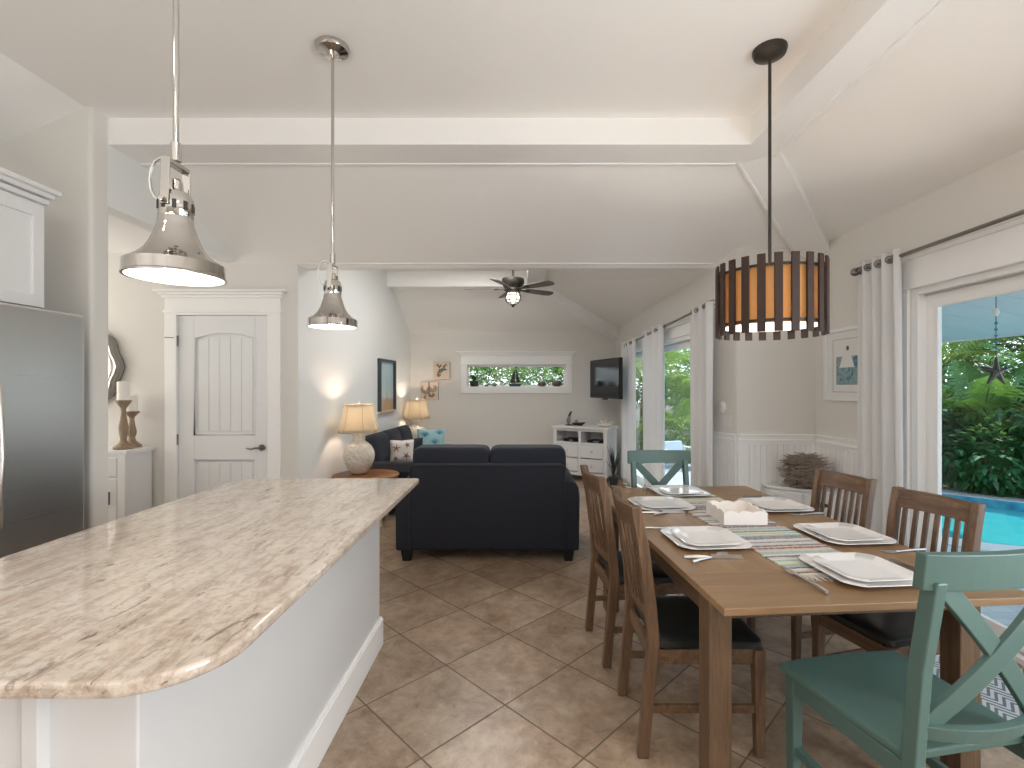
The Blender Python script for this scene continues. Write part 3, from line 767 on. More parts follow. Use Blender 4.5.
# ------------------------------------------------------------------ pendants
def dome():
    t = thing('dome_pendant', 'polished nickel dome pendant hanging over the granite nearer the refrigerator', 'pendant light', (-.95, 1.345, 0), 0, 'dome pendants over the island')
    MB().lathe([(.02, -.05), (.03, -.035), (.075, -.025), (.082, -.01), (.082, 0)], 28, (0, 0, HF)).build('canopy', M['chrome'], t, smooth=True)
    MB().cyl((0, 0, 2.10), (0, 0, HF - .03), .0075, 12).cyl((0, 0, 2.10), (0, 0, 2.15), .013, 12).build('rod', M['chrome'], t, smooth=True)
    yk = MB().box(-.012, .012, -.036, .036, 2.082, 2.094)
    for s_ in (-1, 1): yk.extr([(-.012, s_ * .036, 2.094), (.012, s_ * .036, 2.094), (.012, s_ * .043, 1.968), (-.012, s_ * .043, 1.968)], (0, s_ * .005, 0)); yk.cyl((0, s_ * .042, 1.978), (0, s_ * .06, 1.978), .008, 10)
    yk.build('yoke', M['chrome'], t, bevel=.002)
    cp = MB().lathe([(.010, 2.05), (.016, 2.045), (.018, 2.02), (.036, 2.01), (.039, 2.0)], 24).lathe([(.039, 2.0), (.042, 1.995), (.042, 1.945), (.039, 1.94)], 24)
    cp.build('socket_cap', M['chrome'], t, smooth=True)
    vt = MB()
    for i in range(10):
        a = 2 * pi * i / 10 + .2; vt.obox((cos(a) * .0415, sin(a) * .0415, 1.972), (.004, .010, .024), rz=a)
    vt.build('vent_slots', M['black'], t)
    lp = [(-.02 - .05 * sin(pi * k / 8) , .0, 2.10 - .1 * k / 8) for k in range(9)]
    MB().tube([(-.005, 0, 2.12)] + [(-.075 * sin(pi * k / 10) - .005, .01, 2.11 - .11 * k / 10 + .03 * sin(pi * k / 5)) for k in range(11)], .004, 6).build('lamp_wire', M['chrome2'], t, smooth=True)
    prof = [(.036, 1.955), (.042, 1.94), (.043, 1.925), (.047, 1.915), (.053, 1.895), (.062, 1.872), (.075, 1.85), (.093, 1.832), (.112, 1.82), (.119, 1.815), (.119, 1.785), (.122, 1.782), (.122, 1.778), (.115, 1.778), (.115, 1.812), (.085, 1.834), (.055, 1.86), (.045, 1.89), (.037, 1.94)]
    sh = MB().lathe(prof, 40, cap=False).build('shade', M['chrome'], t, smooth=True)
    MB().lathe([(.0, 1.7795), (.1145, 1.7795), (.1145, 1.783), (.0, 1.783)], 32, cap=False).build('diffuser', M['bulbglow'], sh, smooth=True)
    return t
dp = dome()
dup(dp, (-.95, 2.47, 0), 0, 'polished nickel dome pendant hanging over the far granite end, before the white wall')

def drum():
    t = thing('drum_chandelier', 'amber drum chandelier caged in dark wooden slats over the dining table', 'chandelier', (1.277, 2.49, 0))
    MB().lathe([(.0, -.055), (.03, -.05), (.075, -.03), (.082, -.012), (.082, 0)], 28, (0, 0, HF)).build('canopy', M['bronze'], t, smooth=True)
    MB().cyl((0, 0, 1.98), (0, 0, HF - .03), .008, 10).build('rod', M['bronze'], t, smooth=True)
    z0, z1 = 1.735, 2.10
    sl = MB(); n = 22
    for i in range(n):
        a = 2 * pi * (i + .35) / n; sl.obox((cos(a) * .252, sin(a) * .252, (z0 + z1) / 2), (.012, .036, z1 - z0), rz=a)
    sl.build('slats', M['walnut'], t, bevel=.002)
    rg = MB()
    for z in (z0 + .055, z1 - .05):
        rg.lathe([(.238, z - .006), (.247, z - .006), (.247, z + .006), (.238, z + .006), (.238, z - .006)], 40, cap=False)
    for a in (0, pi / 2, pi, 3 * pi / 2): rg.cyl((0, 0, z1 - .05), (cos(a) * .24, sin(a) * .24, z1 - .05), .004, 6)
    rg.build('frame_ring', M['bronze'], t, smooth=True)
    MB().lathe([(.2285, z0 + .045), (.2285, z1 - .045), (.2265, z1 - .045), (.2265, z0 + .045), (.2285, z0 + .045)], 48, cap=False).build('shade', M['amber'], t, smooth=True)
    MB().lathe([(0, z0 + .046), (.226, z0 + .046), (.226, z0 + .052), (0, z0 + .052)], 48, cap=False).build('diffuser', M['diffuser'], t, smooth=True)
    MB().ball((0, 0, 1.96), .03).build('bulb', emis('drum_bulb', (1, .85, .6), 6), t, smooth=True)
drum()

# ------------------------------------------------------------------ ceiling fan
def fan():
    t = thing('ceiling_fan', 'dark five blade ceiling fan with lantern light in the living room', 'ceiling fan', (-.095, 6.6, 0))
    MB().lathe([(.03, -.06), (.07, -.03), (.075, 0)], 20, (0, 0, 3.15)).build('canopy', M['bronze'], t, smooth=True)
    MB().cyl((0, 0, 2.90), (0, 0, 3.12), .013, 10).build('downrod', M['bronze'], t, smooth=True)
    MB().lathe([(.04, 2.96), (.10, 2.945), (.15, 2.93), (.155, 2.88), (.14, 2.84), (.11, 2.80), (.12, 2.775), (.09, 2.755)], 32).build('motor_housing', M['bronze'], t, smooth=True)
    for k in range(5):
        a = R(33 + 72 * k); mb = MB(); mb.xf = Matrix.Rotation(a, 4, 'Z') @ Matrix.Translation((0, 0, 2.795)) @ Matrix.Rotation(R(-13), 4, 'X')
        out = [(.20, -.045), (.30, -.06), (.56, -.072), (.64, -.06), (.665, -.02), (.665, .02), (.64, .06), (.56, .072), (.30, .06), (.20, .045)]
        mb.prism(out, -.004, .004); bl = mb.build('blade', M['fan_blade'], t)
        m2 = MB(); m2.xf = mb.xf; m2.prism([(.09, -.02), (.17, -.014), (.26, -.035), (.26, .035), (.17, .014), (.09, .02)], -.014, -.005)
        m2.build('blade_iron', M['bronze'], bl)
    MB().lathe([(.03, 2.60), (.06, 2.61), (.085, 2.65), (.088, 2.70), (.07, 2.745)], 24).build('globe', M['frosted'], t, smooth=True)
    cg = MB()
    for z, r in ((2.74, .085), (2.70, .105), (2.64, .10), (2.605, .07)): cg.tube([(cos(a) * r, sin(a) * r, z) for a in [2 * pi * i / 24 for i in range(24)]], .006, 6, closed=True)
    for i in range(6):
        a = 2 * pi * i / 6; cg.tube([(cos(a) * r, sin(a) * r, z) for r, z in ((.085, 2.75), (.105, 2.70), (.10, 2.64), (.07, 2.605), (.02, 2.575))], .005, 6)
    cg.lathe([(.004, 2.545), (.016, 2.552), (.022, 2.57), (.02, 2.59)], 12); cg.build('lantern_cage', M['bronze'], t, smooth=True)
fan()

# ------------------------------------------------------------------ hall: cabinet, candles, mirror
def hallcab():
    t = thing('hall_cabinet', 'white distressed hall cabinet with candlesticks on top beside the door', 'cabinet', (-4.42, 4.19, 0))
    MB().box(.03, 1.0, .015, .335, .06, .89).box(.0, 1.035, 0, .345, .885, .92).build('body', M['cab'], t, bevel=.004)
    MB().box(.955, 1.02, .0, .05, .0, .885).build('corner_post', M['cab'], t, bevel=.004)
    MB().box(.0, .06, .0, .05, 0, .885).build('corner_post', M['cab'], t, bevel=.004)
    for x0, x1 in ((.07, .5), (.52, .945)):
        dr_ = MB().box(x0, x1, .0, .018, .70, .86).build('drawer', M['cab'], t, bevel=.004)
        MB().ball(((x0 + x1) / 2, -.012, .78), .014, 10, 8).build('knob', M['pewter'], dr_, smooth=True)
        dd = MB().box(x0, x1, .0, .018, .09, .68).build('cabinet_door', M['cab'], t, bevel=.004)
        MB().cyl((x1 - .05, -.015, .46), (x1 - .05, -.015, .57), .007, 8).build('handle', M['black'], dd)
hallcab()
def candlestick(x, y, h, lab, ch, clab, cr_=.047):
    prof = [(.0, 0), (.075, 0), (.075, .02), (.055, .035), (.03, .06), (.024, .09), (.034, h * .36), (.036, h * .45), (.026, h * .6), (.018, h * .76), (.022, h * .84), (.045, h * .92), (.058, h * .96), (.058, h), (.0, h)]
    tag(MB().lathe(prof, 24, (x, y, .92)).build('candlestick', M['stick'], smooth=True), lab, 'candlestick', 'turned wooden candlesticks')
    tag(MB().lathe([(.0, 0), (cr_, 0), (cr_, ch - .006), (cr_ - .008, ch), (.006, ch - .006), (.003, ch - .006), (.003, ch + .008), (0, ch + .008)], 24, (x, y, .92 + h)).build('pillar_candle', M['candle'], smooth=True), clab, 'candle', 'white pillar candles')
candlestick(-3.525, 4.33, .435, 'taller turned wooden candlestick on the hall cabinet', .165, 'white pillar candle on the taller wooden candlestick')
candlestick(-3.55, 4.455, .33, 'shorter turned wooden candlestick standing behind the taller one', .15, 'white pillar candle on the shorter wooden candlestick', .045)
def mirror():
    t = thing('wall_mirror', 'ornate pewter framed mirror on the wall above the hall cabinet', 'mirror', (-4.03, YD - .03, W(0, 367, YD)[2]))
    n = 32; mb = MB(); P = []
    for i in range(n):
        a = 2 * pi * i / n; k = 1 + .05 * cos(8 * a); P.append((cos(a) * .30 * k, 0, sin(a) * .335 * k))
    mb.tube(P, .042, 8, closed=True); mb.build('frame', M['pewter'], t, smooth=True)
    MB().tube([(cos(2 * pi * i / n) * .255, -.025, sin(2 * pi * i / n) * .28) for i in range(n)], .012, 6, closed=True).build('frame_bead', M['chrome2'], t, smooth=True)
    MB().extr([(cos(2 * pi * i / n) * .28, -.008, sin(2 * pi * i / n) * .31) for i in range(n)], (0, .02, 0)).build('mirror_glass', M['mirror'], t)
mirror()

# ------------------------------------------------------------------ living room
def cushion_mb(c, r, e=.35, ez=.5, n=40, m=26): return MB().ball(c, r, n, m, e, ez)
def loveseat():
    t = thing('loveseat', 'dark navy two seat sofa with its back to the kitchen', 'sofa', (-.275, 4.09, 0))
    w = .775
    bk = MB().extr([(-w + .12, .0, .10), (-w + .12, .0, .79), (-w + .15, .0, .815), (w - .15, .0, .815), (w - .12, .0, .79), (w - .12, .0, .10)], (0, .20, 0))
    bk.build('backrest', M['navy'], t, bevel=.025, seg=3)
    MB().box(-w + .05, w - .05, .02, .86, .09, .30).build('seat_base', M['navy'], t, bevel=.02)
    for s_ in (-1, 1):
        ap = [(s_ * (w - .15), z) for z in (.09,)] 
        prof = [(s_ * (w - .155), .09), (s_ * w, .09), (s_ * (w + .005), .55), (s_ * (w - .005), .63), (s_ * (w - .05), .675), (s_ * (w - .11), .68), (s_ * (w - .15), .66)]
        MB().extr([(x, .01, z) for x, z in prof], (0, .87, 0)).build('arm', M['navy'], t, bevel=.02, seg=3)
    for cx in (-.328, .342):
        cushion_mb((cx, .26, .69), (.336, .135, .258), .2, .2).build('back_cushion', M['navy2'], t, smooth=True)
        cushion_mb((cx, .58, .38), (.32, .30, .10), .22, .4).build('seat_cushion', M['navy2'], t, smooth=True)
    MB().tube([(-w + .125, -.004, .10), (-w + .125, -.004, .785), (-w + .15, -.004, .815), (w - .15, -.004, .815), (w - .125, -.004, .785), (w - .125, -.004, .10)], .006, 6).build('piping', M['navy2'], t, smooth=True)
    for x in (-w + .09, w - .09):
        for y in (.06, .80):
            MB().hexa([(x - .032, y - .032, 0), (x + .032, y - .032, 0), (x + .032, y + .032, 0), (x - .032, y + .032, 0)], [(x - .045, y - .045, .09), (x + .045, y - .045, .09), (x + .045, y + .045, .09), (x - .045, y + .045, .09)]).build('leg', M['plastic'], t)
loveseat()
SR = R(-90 + 3.2)
def sofa():
    yc = 6.55; t = thing('sofa', 'navy three seat sofa along the pale wall between two table lamps', 'sofa', (lwx(yc) + .02, yc, 0), R(-3.2))
    # local: x away from wall, y along wall
    L = .80
    MB().box(.02, .92, -L, L, .09, .31).build('seat_base', M['navy'], t, bevel=.03)
    MB().extr([(.0, -L, .10), (.22, -L, .10), (.17, -L, .78), (.13, -L, .80), (.02, -L, .80)], (0, 2 * L, 0)).build('backrest', M['navy'], t, bevel=.03)
    for s_ in (-1, 1):
        prof = [(s_ * (L - .02), .09), (s_ * (L + .13), .09), (s_ * (L + .135), .5), (s_ * (L + .09), .60), (s_ * (L + .02), .60), (s_ * (L - .02), .57)]
        MB().extr([(.02, y, z) for y, z in prof], (.88, 0, 0)).build('arm', M['navy'], t, bevel=.025, seg=3)
    for k in (-1, 0, 1):
        y = k * .525
        cushion_mb((.62, y, .395), (.35, .26, .105), .25, .4).build('seat_cushion', M['navy2'], t, smooth=True)
        mb = cushion_mb((0, 0, 0), (.105, .262, .235), .4, .45); mm = Matrix.Translation((.215, y, .665)) @ Matrix.Rotation(R(-14), 4, 'Y'); mb.v = [tuple(mm @ Vector(p)) for p in mb.v]
        mb.build('back_cushion', M['navy2'], t, smooth=True)
    for x in (.08, .82):
        for y in (-L, L): MB().hexa([(x - .03, y - .03, 0), (x + .03, y - .03, 0), (x + .03, y + .03, 0), (x - .03, y + .03, 0)], [(x - .04, y - .04, .09), (x + .04, y - .04, .09), (x + .04, y + .04, .09), (x - .04, y + .04, .09)]).build('leg', M['plastic'], t)
sofa()
def pillow(name, px, py, Y, half, lab, mat, motif, rz, tilt):
    p = W(px, py, Y)
    t = thing(name, lab, 'cushion', p, rz)
    t.rotation_euler = (tilt, 0, rz)
    n = 14; vs = []; fs = []
    for s_ in (1, -1):
        for i in range(n + 1):
            for j in range(n + 1):
                u, v = 2 * i / n - 1, 2 * j / n - 1
                b_ = (1 - u ** 4) * (1 - v ** 4); k = 1 - .08 * (1 - abs(u * v)) * max(abs(u), abs(v)) ** 3
                vs.append((u * half * k, s_ * .075 * b_ ** .6 * -1, v * half * k))
    q = (n + 1) ** 2
    for o_ in (0, q):
        fs += [(o_ + i * (n + 1) + j, o_ + (i + 1) * (n + 1) + j, o_ + (i + 1) * (n + 1) + j + 1, o_ + i * (n + 1) + j + 1) for i in range(n) for j in range(n)]
    MB().add(vs, fs).build('cover', mat, t, smooth=True)
    if motif == 'star':
        for cx, cz, r_, a0 in ((-.45, .25, .36, .2), (.45, .5, .26, .7), (.35, -.4, .34, 1.1), (-.5, -.6, .22, .4)):
            mb = MB()
            for k in range(5):
                a = a0 + 2 * pi * k / 5; pp = []
                for s_ in range(4):
                    u, v = cx + cos(a) * r_ * s_ / 3, cz + sin(a) * r_ * s_ / 3
                    u, v = max(-.93, min(.93, u)), max(-.93, min(.93, v))
                    pp.append((u * half, -.075 * ((1 - u ** 4) * (1 - v ** 4)) ** .6 - .001, v * half))
                mb.tube(pp, [.008, .007, .005, .002], 6)
            mb.build('starfish_print', M['ink_star'], t, smooth=True)
    if motif == 'coral':
        mb = MB(); rnd = random.Random(5)
        for cx, cz in ((-.5, -.55), (.3, -.1), (-.4, .4), (.6, .55), (.75, -.7)):
            for k in range(9):
                a = pi / 2 + (k - 4) * .26; pp = []
                for s_ in range(4):
                    u, v = cx + cos(a) * .36 * s_ / 3, cz + sin(a) * .42 * s_ / 3
                    u, v = max(-.95, min(.95, u)), max(-.95, min(.95, v))
                    pp.append((u * half, -.075 * ((1 - u ** 4) * (1 - v ** 4)) ** .6 - .001, v * half))
                mb.tube(pp, [.002, .003, .004, .002], 5)
        mb.build('coral_print', M['ink_coral'], t, smooth=True)
pillow('throw_pillow', 402, 451.5, 5.98, .145, 'white throw pillow printed with starfish on the navy sofa', M['pillow_white'], 'star', R(14), R(-12))
pillow('throw_pillow', 431, 443, 7.05, .205, 'aqua throw pillow printed with blue coral at the navy sofa end', M['pillow_teal'], 'coral', R(6), R(-14))
pillow('throw_pillow', 412, 450, 6.85, .17, 'small black throw pillow between the starfish and coral pillows', M['black_fab'], None, R(30), R(-14))

def lamp_shade_pts(): pass
def table_lamp():
    t = thing('table_lamp', 'lit linen lamp with textured white base beside the loveseat', 'table lamp', (-1.752, 5.30, .525), 0, 'linen table lamps')
    bs = [(.0, .012), (.075, .012), (.09, .03), (.13, .08), (.158, .15), (.165, .20), (.158, .25), (.13, .305), (.085, .345), (.062, .36), (.066, .40), (.072, .435), (.06, .445), (.0, .445)]
    MB().lathe(bs, 40).build('base', M['ceramic'], t, smooth=True)
    MB().lathe([(0, 0), (.082, 0), (.082, .014), (0, .014)], 28).build('foot', M['endwood'], t, smooth=True)
    n = 8; sh = []
    k = 40; vs = []
    prof = [(.215, .455), (.198, .50), (.172, .60), (.158, .70), (.152, .752)]
    for r, z in prof:
        for j in range(k):
            a = 2 * pi * j / k; q = 1 + .018 * abs(sin(a * 3)) ; vs.append((cos(a) * r * q, sin(a) * r * q, z))
    fs = [(i * k + j, i * k + (j + 1) % k, (i + 1) * k + (j + 1) % k, (i + 1) * k + j) for i in range(len(prof) - 1) for j in range(k)]
    so = MB().add(vs, fs).build('lamp_shade', M['shade'], t, smooth=True)
    sd = so.modifiers.new('cloth', 'SOLIDIFY'); sd.thickness = .003
    sm = MB()
    for j in range(6):
        a = pi * j / 3; sm.tube([(cos(a) * (r + .001), sin(a) * (r + .001), z) for r, z in prof], .0025, 5)
    for r, z in (prof[0], prof[-1]): sm.tube([(cos(2 * pi * i / k) * r * (1 + .018 * abs(sin(2 * pi * i / k * 3))), sin(2 * pi * i / k) * r * (1 + .018 * abs(sin(2 * pi * i / k * 3))), z) for i in range(k)], .004, 5, closed=True)
    sm.build('shade_seam', plain('linen_trim', (.55, .42, .28), .9), so, smooth=True)
    MB().cyl((0, 0, .44), (0, 0, .56), .012, 8).cyl((0, 0, .56), (0, 0, .762), .003, 6).cyl((-.15, 0, .752), (.15, 0, .752), .0025, 6).cyl((0, -.15, .752), (0, .15, .752), .0025, 6).build('stem', M['chrome2'], t, smooth=True)
    MB().ball((0, 0, .585), (.03, .03, .04)).build('bulb', emis('lamp_bulb', (1, .72, .42), 12), t, smooth=True)
    MB().ball((0, 0, .775), .014, 12, 8).build('finial', M['shell'], t, smooth=True)
    return t
tl = table_lamp()
dup(tl, (-1.655, 7.80, .505), 0, 'lit linen lamp with white base in the corner beyond the navy sofa')
def end_table():
    t = thing('side_table', 'round wooden side table under the lamp by the loveseat', 'side table', (-1.665, 5.28, 0), 0, 'round side tables under the lamps')
    MB().lathe([(0, .49), (.33, .49), (.345, .497), (.35, .51), (.345, .522), (.335, .525), (0, .525)], 44).build('table_top', M['endwood'], t, smooth=True)
    MB().lathe([(0, .43), (.27, .43), (.27, .492), (0, .492)], 32).build('apron', M['cream_leg'], t, smooth=True)
    MB().lathe([(0, .13), (.25, .13), (.25, .155), (0, .155)], 32).build('shelf', M['cream_leg'], t, smooth=True)
    for k in range(4):
        a = pi / 4 + k * pi / 2 + .1; x, y = cos(a) * .23, sin(a) * .23
        MB().tube([(x, y, .45), (x, y, .30), (x * 1.02, y * 1.02, .2), (x, y, .14), (x * 1.12, y * 1.12, .0)], [.028, .02, .026, .03, .022], 12).build('leg', M['cream_leg'], t, smooth=True)
    return t
et = end_table()
o = dup(et, (-1.60, 7.86, -.02), .3, 'round wooden side table under the corner lamp beyond the navy sofa')
o.location.z = -.0; o.scale = (.8, .8, .9619)

# wall art
def beach_pic():
    y0, y1 = 6.68, 7.36; z0, z1 = 1.10, 1.86
    a = atan2(.208, 3.75)
    t = thing('framed_beach_picture', 'tall narrow dark framed beach picture on the wall between the lamps', 'picture', (lwx(y0), y0, z0), -a)
    L = (y1 - y0); H = z1 - z0
    MB().box(0, .05, 0, .03, 0, H).box(0, .05, L - .03, L, 0, H).box(0, .05, .0, L, H - .03, H).build('frame', M['art_dark'], t, bevel=.003)
    MB().box(0, .05, 0, L, 0, .03).build('frame_bottom', M['art_wood'], t, bevel=.003)
    MB().box(0, .012, .02, L - .02, .02, H - .02).build('print', M['art_beach'], t)
    MB().extr([(.0125, L * .3, .05), (.0125, L * .8, .05), (.0125, L * .72, .17), (.0125, L * .55, .22), (.0125, L * .36, .17)], (.002, 0, 0)).build('sand_castle', plain('painted_castle', (.50, .34, .20), .8), t)
    MB().extr([(.0125, L * .5, .2), (.0125, L * .53, .2), (.0125, L * .52, .50)], (.0015, 0, 0)).build('painted_mast', plain('painted_mast_grey', (.26, .36, .40), .8), t)
beach_pic()
def canvas(px0, px1, py0, py1, lab, kind):
    x0, _, z1 = W(px0, py0, YB); x1, _, z0 = W(px1, py1, YB); d = .045
    t = thing('canvas_picture', lab, 'picture', ((x0 + x1) / 2, YB - d, z0)); w = (x1 - x0) / 2; h = z1 - z0
    MB().box(-w, w, 0, d, 0, h).build('canvas', M['art_canvas'], t, bevel=.004)
    MB().box(w - .0, w + .004, .0, d, 0, h).box(-w, w + .004, 0, d, h, h + .004).build('canvas_edge', M['art_edge'], t)
    mb = MB()
    if kind == 'shell':
        for cx, cz, r in ((-.06, .17, .07), (.055, .21, .075), (.04, .09, .05)):
            for k in range(3):
                mb.tube([(cx + cos(a) * r * (1 - k * .28), -.001, cz + sin(a) * r * (1 - k * .28)) for a in [2.2 + 4.2 * i / 14 + k * .5 for i in range(15)]], .006, 5)
        mb.tube([(-.01, -.001, .3), (0, -.001, .22), (-.02, -.001, .15)], .008, 5); mb.tube([(-.08, -.001, .02), (-.06, -.001, .08)], [.018, .008], 6)
        mb.build('painted_shells', M['art_ink'], t, smooth=True)
    else:
        rnd = random.Random(9)
        for k in range(26):
            a = rnd.uniform(0, 2 * pi); r = rnd.uniform(.01, .09); cx, cz = cos(a) * r, .155 + sin(a) * r
            mb.ball((cx, .0, cz), (rnd.uniform(.008, .024), .003, rnd.uniform(.006, .022)), 8, 6)
        mb.build('painted_blossom', M['art_ink2'], t, smooth=True)
        m2 = MB()
        for s_ in (-1, 1):
            m2.tube([(s_ * .03, -.001, .2), (s_ * .075, -.001, .26), (s_ * .10, -.001, .22)], [.018, .014, .004], 6)
        m2.build('painted_wing', M['art_ink'], t, smooth=True); m2 = MB(); m2.ball((-.05, 0, .075), (.035, .003, .035), 10, 6); m2.build('painted_shell', M['art_ink'], t, smooth=True)
canvas(434, 450, 362, 379.5, 'small square canvas of flowers and shells, hung higher beside the high window', 'flower')
canvas(421, 438.5, 382, 399.5, 'small square canvas of spiral shells, hung lower above the corner lamp', 'shell')
def near_picture():
    y1, y0 = 4.20, 3.62; z0, z1 = 1.36, 1.95
    t = thing('framed_print', 'white framed seaside print half hidden by the curtain beside the pool door', 'picture', (XR, y0, z0)); L = y1 - y0; H = z1 - z0
    MB().box(-.03, 0, 0, .025, 0, H).box(-.03, 0, L - .025, L, 0, H).box(-.03, 0, 0, L, 0, .025).box(-.03, 0, 0, L, H - .025, H).build('frame', M['white'], t, bevel=.003)
    MB().box(-.012, 0, .02, L - .02, .02, H - .02).build('picture_mat', M['art_mat'], t)
    mid = L * .5
    MB().box(-.0135, -.011, mid - .14, mid + .14, .13, .36).build('print', M['art_sea'], t)
    fg = MB()
    fg.extr([(-.0145, mid + .10, .27), (-.0145, mid - .08, .27), (-.0145, mid - .04, .37), (-.0145, mid - .01, .41), (-.0145, mid + .02, .41), (-.0145, mid + .06, .36)], (.001, 0, 0))
    fg.build('painted_dress', M['art_mat'], t)
    MB().ball((-.0145, mid, .425), (.002, .018, .02), 10, 6).build('painted_head', M['art_ink'], t)
    MB().box(-.0132, -.0115, mid - .185, mid + .185, .5, .503).box(-.0132, -.0115, mid + .182, mid + .185, .07, .5).box(-.0132, -.0115, mid - .185, mid + .185, .07, .073).build('mat_line', M['art_edge'], t)
near_picture()

# TV
def tv():
    a = Vector((1.15, 8.0)); c = Vector((1.43, 7.0)); d = (c - a); L = d.length; ang = atan2(d.y, d.x)
    z0, z1 = 1.29, 1.895
    t = thing('television', 'black flat television on a wall arm above the white console', 'television', (a.x, a.y, 0), ang)
    # local x along screen, local -y faces room
    MB().box(0, L, 0, .055, z0, z1).build('bezel', M['plastic'], t, bevel=.01)
    MB().box(.02, L - .02, -.003, .004, z0 + .035, z1 - .02).build('screen', M['screen'], t)
    MB().box(L / 2 - .1, L / 2 + .1, .05, .08, 1.45, 1.7).box(L / 2 - .02, L / 2 + .02, .07, .37, 1.56, 1.60).build('wall_arm', M['black'], t)
    MB().box(L / 2 - .06, L / 2 + .06, .0, .04, z0 - .02, z0).build('sensor', M['plastic'], t, bevel=.004)
tv()
# console
def console():
    a = Vector((.536, 7.79)); c = Vector((1.313, 7.35)); d = (c - a); L = d.length; ang = atan2(d.y, d.x)
    t = thing('media_console', 'white console with two open compartments and four drawers below the television', 'console', (a.x, a.y, 0), ang)
    D = .45; H = .845; w = M['white']
    bd = MB().box(.0, .03, 0, D, .09, H - .03).box(L - .03, L, 0, D, .09, H - .03).box(.0, L, D - .02, D, .09, H - .03).box(0, L, 0, D, .09, .14).box(0, L, .0, D, .575, .60)
    bd.box(L / 2 - .02, L / 2 + .02, 0, D, .09, H - .03).box(0, .055, -.006, .02, .09, H - .03).box(L - .055, L, -.006, .02, .09, H - .03).box(0, L, -.003, .02, H - .07, H - .03)
    bd.build('body', w, t, bevel=.003)
    MB().box(-.03, L + .03, -.03, D + .01, H - .03, H).box(-.015, L + .015, -.016, D, H - .045, H - .03).build('top', w, t, bevel=.006)
    for x0, x1 in ((.06, L / 2 - .025), (L / 2 + .025, L - .06)):
        for z0, z1 in ((.155, .355), (.37, .57)):
            dr_ = MB().box(x0, x1, -.012, .01, z0, z1).build('drawer', w, t, bevel=.004)
            MB().ball(((x0 + x1) / 2, -.03, (z0 + z1) / 2), .019, 12, 8).cyl(((x0 + x1) / 2, -.03, (z0 + z1) / 2), ((x0 + x1) / 2, -.01, (z0 + z1) / 2), .008, 8).build('knob', M['china'], dr_, smooth=True)
    for x in (.05, L - .05):
        for y in (.04, D - .05):
            MB().lathe([(.018, 0), (.026, .012), (.018, .03), (.036, .055), (.03, .075), (.045, .09)], 14, (x, y, 0)).build('foot', w, t, smooth=True)
    mw = t.matrix_basis.copy()
    mw = Matrix.Translation((a.x, a.y, 0)) @ Matrix.Rotation(ang, 4, 'Z')
    g = lambda x, y, z: tuple(mw @ Vector((x, y, z)))
    for nm, x0, x1, z1, lab in (('disc_player', .15, .40, .645, 'black disc player in the console compartment nearer the sofa'), ('cable_box', .55, .84, .638, 'black cable box in the console compartment nearer the curtain')):
        b_ = thing(nm, lab, 'media box', g(0, 0, 0), ang)
        MB().box(x0, x1, .06, .3, .60, z1).build('case', M['plastic'], b_, bevel=.004)
        MB().box(x0 + .1, x1 - .1, .058, .061, .612, z1 - .012).build('display', M['chrome2'], b_)
    # bird and boat ornaments
    b_ = thing('seabird_figurine', 'dark and white seabird figurine on the console end nearer the sofa', 'figurine', g(.19, .2, H), ang)
    MB().box(-.055, .055, -.04, .04, 0, .015).build('stand', M['black'], b_)
    MB().tube([(-.01, 0, .015), (-.02, 0, .08), (-.005, 0, .13), (.01, 0, .165)], [.02, .036, .026, .018], 10).build('body', M['pewter'], b_, smooth=True)
    MB().tube([(-.03, 0, .1), (0, -.005, .16), (.035, -.005, .225)], [.012, .02, .014], 8).build('wing', M['black'], b_, smooth=True)
    b_ = thing('boat_figurine', 'small dark boat ornament beside the seabird on the console', 'figurine', g(.34, .2, H), ang)
    MB().hexa([(-.06, -.02, 0), (.06, -.02, 0), (.06, .02, 0), (-.06, .02, 0)], [(-.10, -.03, .045), (.13, -.03, .06), (.13, .03, .06), (-.10, .03, .045)]).build('hull', M['bronze'], b_)
    MB().cyl((.02, 0, .04), (.02, 0, .15), .004, 6).cyl((-.04, 0, .10), (.08, 0, .12), .003, 6).build('mast', M['chrome2'], b_)
    MB().ball((-.03, 0, .07), (.03, .02, .03), 10, 6).build('cabin', M['pewter'], b_, smooth=True)
    q = g(.80, .2, H); rnd = random.Random(2); b_ = thing('coral_ornament', 'white coral and shell ornament on the console end nearer the curtain', 'ornament', q, ang)
    mb = MB()
    for i in range(14):
        a_ = rnd.uniform(0, pi); l = rnd.uniform(.05, .10); x = rnd.uniform(-.06, .06)
        mb.tube([(x, 0, .02), (x + cos(a_) * l * .6, rnd.uniform(-.03, .03), .03 + sin(a_) * l * .7), (x + cos(a_) * l, rnd.uniform(-.04, .04), .03 + sin(a_) * l)], [.016, .013, .007], 8)
    mb.build('branches', M['shell'], b_, smooth=True)
    MB().ball((-.02, 0, .025), (.12, .06, .025), 14, 8).build('base', M['shell'], b_, smooth=True)
console()
# potted fern between console and curtain
def fern():
    t = thing('potted_grass', 'dark spiky potted grass on the floor between console and curtain', 'plant', (1.36, 7.08, 0))
    MB().lathe([(0, 0), (.05, 0), (.07, .14), (.075, .16), (.06, .16), (0, .15)], 20).build('pot', M['pot'], t, smooth=True)
    mb = MB(); rnd = random.Random(4)
    for i in range(34):
        a = rnd.uniform(0, 2 * pi); l = rnd.uniform(.25, .48); s_ = rnd.uniform(.05, .13)
        mb.tube([(0, 0, .14), (cos(a) * s_ * .4, sin(a) * s_ * .4, .14 + l * .6), (cos(a) * s_, sin(a) * s_, .14 + l)], [.005, .005, .001], 4)
    mb.build('leaves', plain('dark_grass', (.035, .04, .04), .7), t)
fern()

